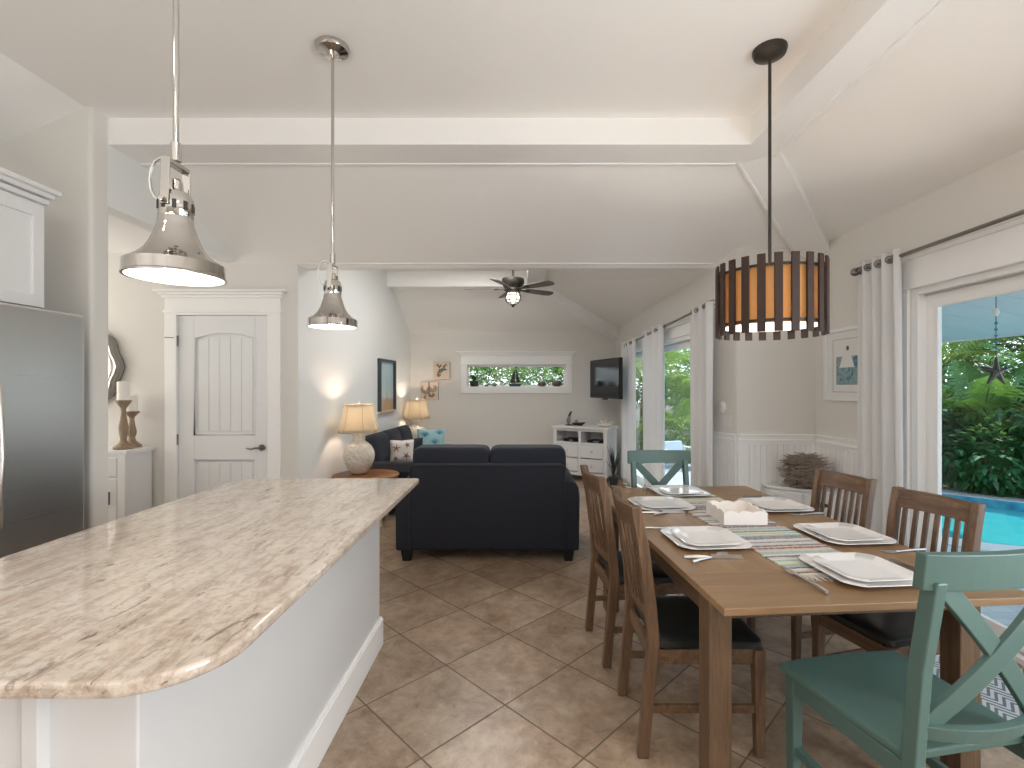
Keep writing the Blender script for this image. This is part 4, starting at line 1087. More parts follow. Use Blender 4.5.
# thermostat and switch on the corner wall
cd = Vector((1.938 - 1.83, YN - 4.62)); cl = cd.length; cd.normalize(); cang = atan2(cd.y, cd.x)
def onwall(name, tt, z, label, cat):
    p = Vector((1.83, 4.62)) + cd * tt; return thing(name, label, cat, (p.x, p.y, z), cang)
t = onwall('light_switch', .165, W(0, 422, 4.47)[2], 'white double light switch plate above the wainscot', 'light switch')
MB().box(-.06, .06, -.008, 0, -.062, .062).build('plate', M['china'], t, bevel=.003)
for x in (-.025, .025): MB().box(x - .016, x + .016, -.012, -.006, -.033, .033).build('rocker', M['china'], t, bevel=.002)
t = onwall('thermostat', .12, W(0, 407, 4.5)[2], 'white oval thermostat above the light switch', 'thermostat')
MB().ball((0, -.006, 0), (.045, .02, .056), 20, 12).build('housing', M['china'], t, smooth=True)
MB().ball((0, -.022, .005), (.012, .006, .02), 10, 6).build('display', M['chrome2'], t, smooth=True)

# corner cabinet and twig ball
def corner_cabinet():
    t = thing('corner_cabinet', 'low white corner cabinet with panelled front beneath the twig bundle', 'cabinet', (0, 0, 0))
    H = .62; e = .036
    P = [(2.137, 4.23), (2.60, 3.90), (XR - e, 3.90), (XR - e, YN - e), (2.137, YN - e)]
    Q = [(2.145, 4.235), (2.598, 3.912), (XR - e, 3.912), (XR - e, YN - e), (2.145, YN - e)]
    MB().prism(Q, 0, H - .03).build('body', M['cab'], t, bevel=.003)
    MB().prism([(2.14, 4.228), (2.595, 3.885), (XR - e, 3.885), (XR - e, YN - e), (2.14, YN - e)], H - .025, H).build('top', M['cab'], t, bevel=.005)
    a = Vector(Q[0]); c = Vector(Q[1]); d = (c - a); L = d.length; d.normalize(); n = Vector((d.y, -d.x)); ang = atan2(d.y, d.x)
    for t0, t1 in ((.03, L / 2 - .01), (L / 2 + .01, L - .03)):
        dr_ = MB()
        m_ = a + d * ((t0 + t1) / 2) + n * .006
        dr_.obox((m_.x, m_.y, .505), (t1 - t0, .016, .13), rz=ang); x = dr_.build('drawer', M['cab'], t, bevel=.004)
        k = a + d * ((t0 + t1) / 2) + n * .02
        h = MB(); h.xf = Matrix.Translation((k.x, k.y, .505)) @ Matrix.Rotation(ang, 4, 'Z')
        h.ball((0, 0, 0), (.05, .014, .02), 14, 8); h.build('cup_pull', M['black'], x, smooth=True)
        dd = MB().obox((m_.x, m_.y, .235), (t1 - t0, .016, .36), rz=ang).build('cabinet_door', M['cab'], t, bevel=.004)
        MB().obox((k.x, k.y, .40), (.02, .02, .02), rz=ang).build('knob', M['black'], dd, bevel=.004)
corner_cabinet()
def twigs():
    rnd = random.Random(11); mb = MB(); cx, cy, cz = 2.405, 4.11, .763
    for i in range(520):
        th = rnd.uniform(-1, 1); r = sqrt(rnd.uniform(.25, 1)); a = rnd.uniform(0, 2 * pi)
        y = cos(a) * r * .13; z = sin(a) * r * .135
        k = sqrt(max(.02, 1 - r * r * .55)); half = .185 * k * rnd.uniform(.25, .7); off = rnd.uniform(-.10, .10) * k
        j = rnd.uniform(-.04, .04); j2 = rnd.uniform(-.035, .035)
        p = [(-half + off, y + j, z - j2), (off, y * 1.04, z * 1.04 + rnd.uniform(-.008, .008)), (half + off, y - j, z + j2)]
        rot = Matrix.Rotation(R(-8), 3, 'Z')
        mb.tube([tuple(rot @ Vector(q) + Vector((cx, cy, cz))) for q in p], [.003, .0042, .0025], 5)
    tag(mb.build('twig_bundle', M['twig'], smooth=True), 'rounded bundle of brown twigs on the low corner cabinet', 'twig ball')
twigs()

# ------------------------------------------------------------------ dining set
TH = R(4.5)
TC = Vector((.66, 1.575)); U = Vector((cos(TH), sin(TH))); V = Vector((-sin(TH), cos(TH)))
TW, TLn, TZ = 1.1156, 1.86, .76
def tp(u, v): q = TC + U * u + V * v; return (q.x, q.y)
def table():
    t = thing('dining_table', 'large rectangular brown wooden dining table set for six', 'dining table', (TC.x, TC.y, 0), TH)
    bb = .0
    MB().box(0, TW, 0, .30, TZ - .026, TZ).build('table_leaf', M['tablewood_x'], t, bevel=.003)
    MB().box(0, TW, TLn - .30, TLn, TZ - .026, TZ).build('table_leaf', M['tablewood_x'], t, bevel=.003)
    tt = MB()
    for i in range(6):
        w = TW / 6; tt.box(i * w + .0002, (i + 1) * w - .0002, .301, TLn - .301, TZ - .026, TZ)
    tt.build('table_top', M['tablewood_y'], t, bevel=.0012, seg=1)
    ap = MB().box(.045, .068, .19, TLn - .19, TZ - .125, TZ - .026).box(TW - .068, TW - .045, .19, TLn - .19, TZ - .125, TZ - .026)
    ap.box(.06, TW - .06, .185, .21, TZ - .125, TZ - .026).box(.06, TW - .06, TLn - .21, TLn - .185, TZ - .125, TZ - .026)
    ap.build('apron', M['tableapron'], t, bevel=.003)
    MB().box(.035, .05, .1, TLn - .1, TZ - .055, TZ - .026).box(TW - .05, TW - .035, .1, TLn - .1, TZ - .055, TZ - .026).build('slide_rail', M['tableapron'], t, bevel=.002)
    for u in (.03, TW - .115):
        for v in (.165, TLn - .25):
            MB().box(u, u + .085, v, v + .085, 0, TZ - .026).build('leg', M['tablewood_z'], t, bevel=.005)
table()
def slat_chair():
    t = thing('slat_chair', 'wooden slat back dining chair with black seat, island side, closer to the kitchen', 'dining chair', (.735, 2.145, 0), R(-90), 'wooden slat back dining chairs')
    w = .195
    def post_profile(hw):
        ys = [(-.245, 0), (-.222, .25), (-.205, .45), (-.215, .62), (-.245, .85), (-.275, 1.0)]
        fr = [(y + .022 + (.006 if .3 < z < .6 else 0), z) for y, z in ys]; bk = [(y - .022, z) for y, z in ys]
        return bk + fr[::-1]
    for s_ in (-1, 1):
        MB().extr([(s_ * w - .019, y, z) for y, z in post_profile(0)], (.038, 0, 0)).build('rear_leg', M['chair_z'], t, bevel=.004)
        x = s_ * w
        MB().hexa([(x - .017, .205, 0), (x + .017, .205, 0), (x + .017, .24, 0), (x - .017, .24, 0)], [(x - .022, .195, .43), (x + .022, .195, .43), (x + .022, .24, .43), (x - .022, .24, .43)]).build('front_leg', M['chair_z'], t, bevel=.003)
        MB().box(x - .011, x + .011, -.21, .2, .37, .43).build('seat_rail', M['chair_x'], t, bevel=.002)
        MB().box(x - .009, x + .009, -.225, .21, .175, .205).build('stretcher', M['chair_x'], t, bevel=.002)
    MB().box(-w, w, .21, .232, .37, .43).build('seat_rail', M['chair_x'], t, bevel=.002)
    MB().box(-w, w, -.215, -.195, .37, .43).build('seat_rail', M['chair_x'], t, bevel=.002)
    def rail(z0, z1, bow, th, nm):
        n = 12; lo = []; 
        yc = lambda z: -.215 - (z - .62) * .16
        f = [(-w + 2 * w * i / n) for i in range(n + 1)]
        b = lambda x: -bow * (1 - (x / w) ** 2)
        lo = [(x, yc(z0) + b(x) + th / 2, z0) for x in f] + [(x, yc(z0) + b(x) - th / 2, z0) for x in f[::-1]]
        hi = [(x, yc(z1) + b(x) + th / 2, z1) for x in f] + [(x, yc(z1) + b(x) - th / 2, z1) for x in f[::-1]]
        m = len(lo); mb = MB(); vs = lo + hi
        fs = [(i, i + 1, 2 * n - i, 2 * n + 1 - i) for i in range(n)] + [(m + i + 1, m + i, m + 2 * n + 1 - i, m + 2 * n - i) for i in range(n)] + [(i, (i + 1) % m, m + (i + 1) % m, m + i) for i in range(m)]
        mb.add(vs, fs); mb.build(nm, M['chair_x'], t, bevel=.002, seg=1)
    rail(.905, .995, .03, .024, 'top_rail'); rail(.53, .575, .022, .02, 'lower_rail')
    for i in range(7):
        x = -w + .018 + (2 * w - .036) * (i + .5) / 7; b = -.03 * (1 - (x / w) ** 2); b2 = -.022 * (1 - (x / w) ** 2)
        MB().hexa([(x - .011, -.203 + b2 - .012, .56), (x + .011, -.203 + b2 - .012, .56), (x + .011, -.203 + b2 + .0, .56), (x - .011, -.203 + b2 + .0, .56)],
                  [(x - .011, -.262 + b - .006, .92), (x + .011, -.262 + b - .006, .92), (x + .011, -.262 + b + .006, .92), (x - .011, -.262 + b + .006, .92)]).build('back_slat', M['chair_z'], t)
    n = 14; 
    seat = MB().ball((0, .022, .45), (.216, .216, .028), 48, 16, .16, .5)
    seat.build('seat_pad', M['leather'], t, smooth=True)
    return t
sc = slat_chair()
dup(sc, (.68, 2.788, 0), R(-84.4), 'wooden slat back dining chair with black seat, island side, closer to the sofa')
dup(sc, (1.668, 2.195, 0), R(105), 'wooden slat back dining chair, window side, closer to the big teal chair', scl=(.88, 1, .975))
dup(sc, (1.60, 2.73, 0), R(104.5), 'wooden slat back dining chair, window side, in front of the twig bundle', scl=(.84, 1, .975))
def teal_chair():
    t = thing('cross_back_chair', 'teal cross back wooden chair at the table end facing away, kitchen side', 'dining chair', (1.228, 1.575, 0), R(10), 'teal cross back chairs')
    t.scale = (1.05,) * 3
    m = M['teal']
    n = 10
    front = [(-.235 + .47 * i / n, .235 - .0 + .012 * (1 - (2 * i / n - 1) ** 2)) for i in range(n + 1)]
    out = [(-.205, -.20), (.205, -.20), (.238, .21)] + front[::-1] + [(-.238, .21)]
    se = MB().prism(out, .428, .452).build('seat', m, t, bevel=.007, seg=3)
    for s_ in (-1, 1):
        x = s_ * .195
        ys = [(-.275, 0), (-.235, .25), (-.212, .45), (-.232, .7), (-.268, .93)]
        MB().extr([(x - .017, y - .021, z) for y, z in ys] + [(x - .017, y + .021, z) for y, z in ys[::-1]], (.034, 0, 0)).build('rear_leg', m, t, bevel=.005)
        x = s_ * .205
        MB().hexa([(x - .015, .185, 0), (x + .015, .185, 0), (x + .015, .215, 0), (x - .015, .215, 0)], [(x - .021, .175, .43), (x + .021, .175, .43), (x + .021, .217, .43), (x - .021, .217, .43)]).build('front_leg', m, t, bevel=.004)
        MB().extr([(s_ * .192, -.2, .375), (s_ * .212, -.2, .375), (s_ * .222, .19, .375), (s_ * .202, .19, .375)], (0, 0, .055)).build('seat_rail', m, t, bevel=.003)
        MB().box(s_ * .2 - .01, s_ * .2 + .01, -.24, .195, .16, .19).build('stretcher', m, t, bevel=.003)
    MB().box(-.2, .2, .185, .205, .375, .43).build('seat_rail', m, t, bevel=.003)
    def bar(z0, z1, w, bow, th, yb, nm):
        k = 12; f = [-w + 2 * w * i / k for i in range(k + 1)]; b = lambda x: yb - bow * (1 - (x / w) ** 2)
        lo = [(x, b(x) + th / 2, z0) for x in f] + [(x, b(x) - th / 2, z0) for x in f[::-1]]; hi = [(x, y - .01, z1) for x, y, z in lo]; q = len(lo)
        fs = [(i, i + 1, 2 * k - i, 2 * k + 1 - i) for i in range(k)] + [(q + i + 1, q + i, q + 2 * k + 1 - i, q + 2 * k - i) for i in range(k)] + [(i, (i + 1) % q, q + (i + 1) % q, q + i) for i in range(q)]
        MB().add(lo + hi, fs).build(nm, m, t, bevel=.003)
    bar(.908, 1.0, .236, .032, .028, -.258, 'top_rail'); bar(.508, .548, .195, .045, .024, -.215, 'lower_rail')
    y0, y1 = -.25, -.272
    for s_ in (-1, 1):
        pts = []
        for i in range(7):
            k = i / 6; x = s_ * (-.172 + .344 * k); z = .545 + (.912 - .545) * k
            pts.append((x, -.222 - .052 * k - .018 * (1 - (2 * k - 1) ** 2) - s_ * .004, z))
        mb = MB(); vs = []; fs = []
        for i, p in enumerate(pts):
            dz = .019; dx = -s_ * .017
            for (a, bq) in ((1, 1), (1, -1), (-1, -1), (-1, 1)): vs.append((p[0] + a * dx, p[1] + bq * .009, p[2] + a * dz))
        for i in range(6):
            for j in range(4): fs.append((i * 4 + j, i * 4 + (j + 1) % 4, (i + 1) * 4 + (j + 1) % 4, (i + 1) * 4 + j))
        fs += [(3, 2, 1, 0), (24, 25, 26, 27)]
        mb.add(vs, fs).build('cross_bar', m, t, bevel=.003)
    return t
tcq = teal_chair()
dup(tcq, (1.045, 3.345, 0), R(180 + 3), 'teal cross back wooden chair at the table end near the sofa', scale=1.0)

# runner
RA = Vector((1.075, 3.36)); RB = Vector((1.225, 1.86)); rd = (RA - RB); RL = rd.length; rd.normalize(); rang = atan2(rd.y, rd.x) - pi / 2
t = thing('table_runner', 'multicoloured striped rag runner lying along the dining table', 'table runner', (RB.x, RB.y, TZ), rang)
nb = 30; vs = []
mb = MB(); rnd = random.Random(8)
rows = int(RL * 62)
for i in range(rows):
    y = i / 62; wv = .178 + rnd.uniform(-.004, .004)
    mb.box(-wv, wv, y + .0006, y + .0155, .0003, .0055)
mb.build('cloth', M['runner'], t)
fr = MB()
for i in range(36):
    x = -.175 + .35 * i / 35; fr.tube([(x, .0, .003), (x + rnd.uniform(-.008, .008), -.03, .003), (x + rnd.uniform(-.015, .015), -.05 - rnd.uniform(0, .015), .002)], [.003, .0025, .001], 5)
    fr.tube([(x, RL, .003), (x + rnd.uniform(-.008, .008), RL + .03, .003), (x + rnd.uniform(-.015, .015), RL + .05, .002)], [.003, .0025, .001], 5)
fr.build('fringe', plain('fringe_cotton', (.60, .56, .54), .9), t)

# plates
def plate_mesh(half, h, mid_frac=.74):
    n = 10
    def sq(hf, r, z):
        return [(x, y, z) for x, y in rounded_rect(-hf, hf, -hf, hf, (r,) * 4, n)]
    rings = [sq(half * .60, .05 * half / .155, 0), sq(half * .66, .055 * half / .155, .003), sq(half, .055 * half / .155 * 1.1, h), sq(half - .003, .06 * half / .155, h + .002), sq(half * .72, .05 * half / .155, .007), sq(half * .62, .045 * half / .155, .006)]
    # bow the sides a little
    rr = []
    for ring in rings:
        q = []
        for x, y, z in ring:
            m_ = max(abs(x), abs(y)) or 1; k = 1 + .035 * (1 - (min(abs(x), abs(y)) / m_) ** 2); q.append((x * k, y * k, z))
        rr.append(q)
    m = len(rr[0]); vs = [p for q in rr for p in q]; fs = []
    for i in range(len(rr) - 1):
        for j in range(m): fs.append((i * m + j, i * m + (j + 1) % m, (i + 1) * m + (j + 1) % m, (i + 1) * m + j))
    fs += [tuple(range(m))[::-1], tuple(range((len(rr) - 1) * m, len(rr) * m))]
    return MB().add(vs, fs)
settings = [((.858, 2.27), TH, 'at the place nearer the kitchen on the island side'),
            ((.845, 2.93), TH, 'at the place nearer the sofa on the island side'),
            ((1.06, 3.26), TH, 'at the table end before the small teal chair'),
            ((1.515, 2.90), TH, 'at the window side place in front of the twig bundle'),
            ((1.545, 2.335), TH, 'at the window side place nearer the big teal chair'),
            ((1.305, 1.865), TH, 'at the table end before the big teal chair')]
dproto = sproto = None
for i, ((x, y), a, where) in enumerate(settings):
    on = TZ + (.006 if i in (2, 5) else .0003)
    if i == 0:
        dproto = plate_mesh(.165, .016).build('dinner_plate', M['china'], smooth=True); sproto = plate_mesh(.130, .013).build('salad_plate', M['china'], smooth=True)
        p, q = dproto, sproto
    else:
        p = dproto.copy(); q = sproto.copy(); C.objects.link(p); C.objects.link(q)
    p.location = (x, y, on); q.location = (x + .004, y + .002, on + .0072); p.rotation_euler = (0, 0, a); q.rotation_euler = (0, 0, a + .02)
    tag(p, 'large square white dinner plate ' + where, 'plate', 'square white dinner plates')
    tag(q, 'smaller square white plate stacked ' + where, 'plate', 'square white salad plates')

# cutlery, local +y = head direction
def fork_mesh():
    mb = MB(); mb.tube([(0, -.095, .004), (0, -.05, .006), (0, .02, .004), (0, .045, .004)], [.006, .0055, .003, .006], 8)
    mb.hexa([(-.006, .04, .003), (.006, .04, .003), (.012, .06, .002), (-.012, .06, .002)], [(-.006, .04, .006), (.006, .04, .006), (.012, .06, .004), (-.012, .06, .004)])
    for k in range(4):
        x = -.0105 + k * .007; mb.tube([(x, .058, .003), (x, .08, .004), (x, .1, .008)], [.002, .0018, .001], 5)
    return mb
def knife_mesh():
    mb = MB(); mb.tube([(0, -.11, .004), (0, -.06, .005), (0, -.01, .004)], [.007, .0075, .005], 8)
    mb.hexa([(-.002, -.01, .001), (.002, -.01, .001), (.002, .11, .001), (-.001, .11, .001)], [(-.0015, -.01, .016), (.0015, -.01, .016), (.0015, .10, .014), (-.0015, .10, .014)])
    return mb
def spoon_mesh():
    mb = MB(); mb.tube([(0, -.09, .004), (0, -.05, .006), (0, .02, .004), (0, .045, .006)], [.006, .0055, .003, .004], 8)
    mb.ball((0, .065, .007), (.018, .028, .006), 16, 8); return mb
cut = {}
def cutlery(kind, pos, ang, lab, z=TZ + .001):
    f = {'fork': fork_mesh, 'knife': knife_mesh, 'spoon': spoon_mesh}[kind]
    if kind not in cut: cut[kind] = o = f().build(kind, M['steelware'], smooth=True)
    else: o = cut[kind].copy(); C.objects.link(o)
    o.location = (pos[0], pos[1], z); o.rotation_euler = (0, 0, ang); o.scale = (1.12, 1.12, 1.12); tag(o, lab, kind, 'steel cutlery')
def at(px, py, z=TZ): Y = (HC - z) * F / (py - VY); return ((px - VX) / F * Y, Y)
cutlery('knife', at(714, 558.7), R(-92), 'steel knife beside the plate nearer the kitchen on the island side')
cutlery('spoon', at(710, 559), R(-62), 'steel spoon crossing the knife nearer the kitchen on the island side')
cutlery('knife', at(664, 513.5), R(-90), 'steel knife beside the plate nearer the sofa on the island side')
cutlery('spoon', at(667, 513.5), R(-62), 'steel spoon crossing the knife nearer the sofa on the island side')
cutlery('fork', at(655, 529), R(-88), 'steel fork behind the plate nearer the kitchen on the island side')
cutlery('knife', at(645, 489.5), R(165), 'steel knife beside the plate before the small teal chair')
cutlery('fork', at(700, 490), R(176), 'steel fork beside the plate before the small teal chair')
cutlery('fork', at(808, 515), R(100), 'steel fork beside the window side plate in front of the twig bundle')
cutlery('knife', at(760, 498), R(95), 'steel knife beyond the window side plate in front of the twig bundle')
cutlery('fork', at(905, 552), R(100), 'steel fork beside the window side plate nearer the big teal chair')
cutlery('knife', at(826, 526), R(100), 'steel knife beyond the window side plate nearer the big teal chair')
cutlery('fork', at(806, 583), R(6), 'steel fork on the runner beside the plate before the big teal chair', TZ + .0065)
cutlery('spoon', at(905, 572), R(8), 'steel spoon beside the plate before the big teal chair')
cutlery('knife', (at(915, 572)[0], at(915, 572)[1]), R(4), 'steel knife beside the plate before the big teal chair')

# scalloped box
def nbox():
    t = thing('scalloped_box', 'white open box with scalloped rim in the middle of the runner', 'box', (1.16, 2.62, TZ + .006))
    w, dpt, h, th = .112, .118, .07, .009
    MB().box(-w + th, w - th, -dpt + th, dpt - th, 0.0005, .008).build('bottom', M['box'], t)
    def wall(pts2):   # pts along, with thickness vector
        pass
    n = 24
    def panel(horizontal, s_):
        top = []
        for i in range(n + 1):
            k = i / n; z = h - .012 + .009 * abs(sin(k * 3 * pi)) + .004
            top.append((k, z))
        if horizontal: pts = [(-w, s_ * dpt, 0), (w, s_ * dpt, 0)] + [(w - 2 * w * k, s_ * dpt, z) for k, z in top]; vec = (0, -s_ * th, 0)
        else: d2 = dpt - th; w2 = w - .0006; pts = [(s_ * w2, -d2, 0), (s_ * w2, d2, 0)] + [(s_ * w2, d2 - 2 * d2 * k, z) for k, z in top]; vec = (-s_ * th, 0, 0)
        MB().extr(pts, vec).build('side_panel', M['box'], t)
    panel(True, -1); panel(True, 1); panel(False, -1); panel(False, 1)
nbox()
# mat by the pool door
tag(MB().box(-.27, .27, -.42, .42, 0.0005, .008).build('door_mat', M['mat'], bevel=.003), 'grey and white herringbone door mat on the tiles by the pool door', 'door mat').location = (2.34, 2.33, 0)

# ------------------------------------------------------------------ outdoors
pool = [(3.7, 5.25), (4.5, 4.62), (5.4, 4.3), (7.5, 3.6), (9.5, 3.0), (9.5, 5.0), (7.2, 5.75), (6.46, 6.24), (5.88, 6.78), (5.2, 7.1), (4.3, 6.9), (3.7, 6.2)]
cen = Vector((6.0, 5.2))
def grow(P, g):
    n = len(P); out = []
    for i in range(n):
        a, b_, c = Vector(P[i - 1]), Vector(P[i]), Vector(P[(i + 1) % n])
        t1 = (b_ - a).normalized(); t2 = (c - b_).normalized(); nn = Vector((t1.y + t2.y, -t1.x - t2.x)).normalized()
        out.append((b_.x + nn.x * g, b_.y + nn.y * g))
    return out
cop = grow(pool, .30)
def ringpoly(outer, inner, z0, z1, name, mat, parent=None):
    tri = geometry.tessellate_polygon([[Vector((x, y, 0)) for x, y in outer], [Vector((x, y, 0)) for x, y in inner]])
    allp = list(outer) + list(inner); n = len(allp); vs = [(x, y, z1) for x, y in allp] + [(x, y, z0) for x, y in allp]
    fs = [tuple(t_) for t_ in tri] + [tuple(i + n for i in t_[::-1]) for t_ in tri]
    for P, o_ in ((outer, 0), (inner, len(outer))):
        k = len(P); fs += [(o_ + i, o_ + (i + 1) % k, n + o_ + (i + 1) % k, n + o_ + i) for i in range(k)]
    return MB().add(vs, fs).build(name, mat, parent)
struct(ringpoly([(1.7, -4), (14, -4), (14, 2.2), (10.2, 2.7), (10.2, 5.4), (7.6, 6.3), (6.2, 7.4), (5.0, 7.8), (4.2, 9.4), (1.7, 9.4)], cop, -.14, -.03, 'patio_floor', M['deck']))
pt = thing('swimming_pool', 'turquoise swimming pool with pale coping beyond the glass door', 'swimming pool', (0, 0, 0))
ringpoly(cop, pool, -.14, -.015, 'coping', M['coping'], pt)
ringpoly(pool, grow(pool, -.03), -.5, -.02, 'waterline_tiles', M['pooltile'], pt)
MB().prism(grow(pool, -.02), -.2, -.13).build('water', M['water'], pt)
struct(MB().prism([(-12, 8.5), (1.7, 8.5), (1.7, 9.4), (4.2, 9.4), (5.0, 7.8), (14, 7.8), (40, -4), (40, 45), (-12, 45)], -.3, -.10).build('ground', M['soil']))
# lanai ceiling
lan = MB()
n = 24; LX, LZ, LY = 5.6, 2.07, 7.9
for i in range(n):
    y0 = -2.5 + i * (LY + 2.5) / n; y1 = y0 + (LY + 2.5) / n
    lan.hexa([(2.80, y0 + .006, 2.62), (LX, y0 + .006, LZ), (LX, y1 - .006, LZ), (2.80, y1 - .006, 2.62)], [(2.80, y0 + .006, 2.66), (LX, y0 + .006, LZ + .04), (LX, y1 - .006, LZ + .04), (2.80, y1 - .006, 2.66)])
lan.hexa([(2.80, -2.5, 2.63), (LX, -2.5, LZ + .01), (LX, LY, LZ + .01), (2.80, LY, 2.63)], [(2.80, -2.5, 2.7), (LX, -2.5, LZ + .08), (LX, LY, LZ + .08), (2.80, LY, 2.7)])
lan.box(LX, LX + .06, -2.5, LY, LZ - .02, LZ + .12)
struct(lan.build('roof_lanai', M['soffit']))
ev = MB().hexa([(1.95, 4.9, 2.30), (2.12, 4.9, 2.24), (2.12, 8.6, 2.24), (1.80, 8.6, 2.30)], [(1.95, 4.9, 2.40), (2.12, 4.9, 2.34), (2.12, 8.6, 2.34), (1.80, 8.6, 2.40)]).box(2.12, 2.15, 4.9, 8.6, 2.12, 2.36)
struct(ev.build('roof_eave', M['soffit']))
# hanging starfish
px = W(996, 312, 3.9)
t = thing('starfish_wind_chime', 'hanging starfish ornament on a bead chain outside the pool door', 'wind chime', px)
rz_ = (2.62 - .55 * (px[0] - 2.8) / 2.8) - px[2]
MB().tube([(0, 0, rz_), (0, 0, 0), (0, 0, -.40)], .003, 6).build('cord', M['bronze'], t)
MB().ball((0, 0, .0), (.02, .02, .035), 10, 8).build('shell_top', M['shell'], t, smooth=True)
for i in range(5): MB().ball((0, 0, -.09 - i * .05), .012, 10, 6).build('bead', plain('blue_bead', (.03, .22, .36), .2) if i == 0 else bpy.data.materials['blue_bead'], t, smooth=True)
mb = MB()
for k in range(5):
    a = pi / 2 + 2 * pi * k / 5; mb.tube([(0, 0, -.48), (cos(a) * .06, 0, -.48 + sin(a) * .06), (cos(a) * .12, 0, -.48 + sin(a) * .12)], [.03, .018, .006], 8)
mb.build('starfish', M['bronze'], t, smooth=True)

# palms
def frond_mesh(mb, base, yaw, length, rise, droop, nl, width, rnd):
    pts = []
    for i in range(9):
        k = i / 8; r = length * (k * cos(rise) * (1 - .12 * k)); z = length * (k * sin(rise) - droop * k * k)
        pts.append(Vector((base[0] + cos(yaw) * r, base[1] + sin(yaw) * r, base[2] + z)))
    mb.tube([tuple(p) for p in pts], [.014, .013, .012, .011, .009, .008, .006, .005, .003], 4)
    side = Vector((-sin(yaw), cos(yaw), 0))
    for i in range(nl):
        k = .14 + .86 * i / (nl - 1); f = k * 8; a = min(7, int(f)); p = pts[a].lerp(pts[a + 1], f - a); tang = (pts[a + 1] - pts[a]).normalized()
        ll = width * (sin(pi * min(1, .12 + k * .86)) ** .6) * rnd.uniform(.85, 1.1)
        for s_ in (-1, 1):
            dv = (side * s_ * .78 + tang * .62 + Vector((0, 0, -.05))).normalized(); up = Vector((0, 0, 1))
            wv = tang * .0125 + up * .004
            m1 = p + dv * ll * .5 + up * (.02 * ll); e_ = p + dv * ll + Vector((0, 0, -.30 * ll))
            mb.add([tuple(p - wv * .4), tuple(p + wv * .4), tuple(m1 + wv), tuple(e_), tuple(m1 - wv)], [(0, 1, 2, 4), (4, 2, 3)])
def palm_crown(seed, nf, length, width):
    rnd = random.Random(seed); mb = MB()
    for i in range(nf):
        yaw = 2 * pi * i / nf * 1.618 * 3 + rnd.uniform(-.2, .2); rise = R(rnd.uniform(12, 76))
        frond_mesh(mb, (0, 0, 0), yaw, length * rnd.uniform(.8, 1.1), rise, rnd.uniform(.25, .6), 26, width, rnd)
    return mb
def palm(loc, h, mat, crown, rz, lab, group, sc_=1.0, stems=3):
    t = thing('palm_tree', lab, 'palm tree', loc, rz, group)
    tr = MB(); rnd = random.Random(int(loc[0] * 100))
    for i in range(stems):
        a = 2 * pi * i / stems; tr.tube([(cos(a) * .1, sin(a) * .1, -.1), (cos(a) * .06, sin(a) * .06, h * .5), (0, 0, h)], [.05, .042, .035], 8)
    tr.build('trunk', M['trunk'], t, smooth=True)
    if crown not in PALMC: PALMC[crown] = {}
    key = mat
    if key not in PALMC[crown]:
        o = palm_crown(*CROWNS[crown]).build('crown', M[mat], t); PALMC[crown][key] = o
    else:
        o = PALMC[crown][key].copy(); C.objects.link(o); o.parent = t
    o.location = (0, 0, h); o.scale = (sc_,) * 3
    return t
PALMC = {}; CROWNS = {'a': (1, 16, 1.7, .42), 'b': (2, 13, 1.4, .36), 'c': (3, 20, 2.2, .50)}
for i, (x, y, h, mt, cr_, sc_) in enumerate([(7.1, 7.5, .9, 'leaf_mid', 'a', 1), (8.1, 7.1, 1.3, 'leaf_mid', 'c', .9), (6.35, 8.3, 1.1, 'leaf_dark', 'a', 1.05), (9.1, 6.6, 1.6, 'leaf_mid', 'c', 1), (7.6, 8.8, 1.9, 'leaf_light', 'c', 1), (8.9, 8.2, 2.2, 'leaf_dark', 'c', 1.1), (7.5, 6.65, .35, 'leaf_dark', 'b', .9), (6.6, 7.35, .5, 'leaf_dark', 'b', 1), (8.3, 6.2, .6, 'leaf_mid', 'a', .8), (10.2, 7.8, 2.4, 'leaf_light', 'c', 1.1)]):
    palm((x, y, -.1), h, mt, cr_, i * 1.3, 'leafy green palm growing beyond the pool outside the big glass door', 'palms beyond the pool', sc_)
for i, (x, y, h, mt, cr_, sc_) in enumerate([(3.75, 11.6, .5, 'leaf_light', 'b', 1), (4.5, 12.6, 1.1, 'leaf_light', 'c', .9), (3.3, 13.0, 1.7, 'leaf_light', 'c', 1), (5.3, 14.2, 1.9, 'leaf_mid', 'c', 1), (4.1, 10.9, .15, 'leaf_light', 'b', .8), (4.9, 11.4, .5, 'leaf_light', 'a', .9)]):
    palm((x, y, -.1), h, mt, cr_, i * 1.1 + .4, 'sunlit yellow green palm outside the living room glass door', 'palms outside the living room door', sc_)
def shrub_mesh(seed, rx, ry, rz_, n, ls):
    rnd = random.Random(seed); mb = MB()
    for i in range(n):
        v = Vector((rnd.gauss(0, 1), rnd.gauss(0, 1), rnd.gauss(0, 1))).normalized(); k = rnd.uniform(.45, 1) ** .5
        p = Vector((v.x * rx * k, v.y * ry * k, rz_ + v.z * rz_ * k)); d_ = (v + Vector((rnd.uniform(-.6, .6), rnd.uniform(-.6, .6), rnd.uniform(-.5, .3)))).normalized()
        s_ = d_.cross(Vector((0, 0, 1))); s_ = s_.normalized() if s_.length > .01 else Vector((1, 0, 0)); l = ls * rnd.uniform(.6, 1.3); w = l * .22
        m1 = p + d_ * l * .45 + Vector((0, 0, .06 * l)); e_ = p + d_ * l + Vector((0, 0, -.12 * l))
        mb.add([tuple(p), tuple(m1 + s_ * w), tuple(e_), tuple(m1 - s_ * w), tuple(m1 + Vector((0, 0, .03 * l)))], [(0, 1, 4), (1, 2, 4), (2, 3, 4), (3, 0, 4)])
    return mb
SH = {}
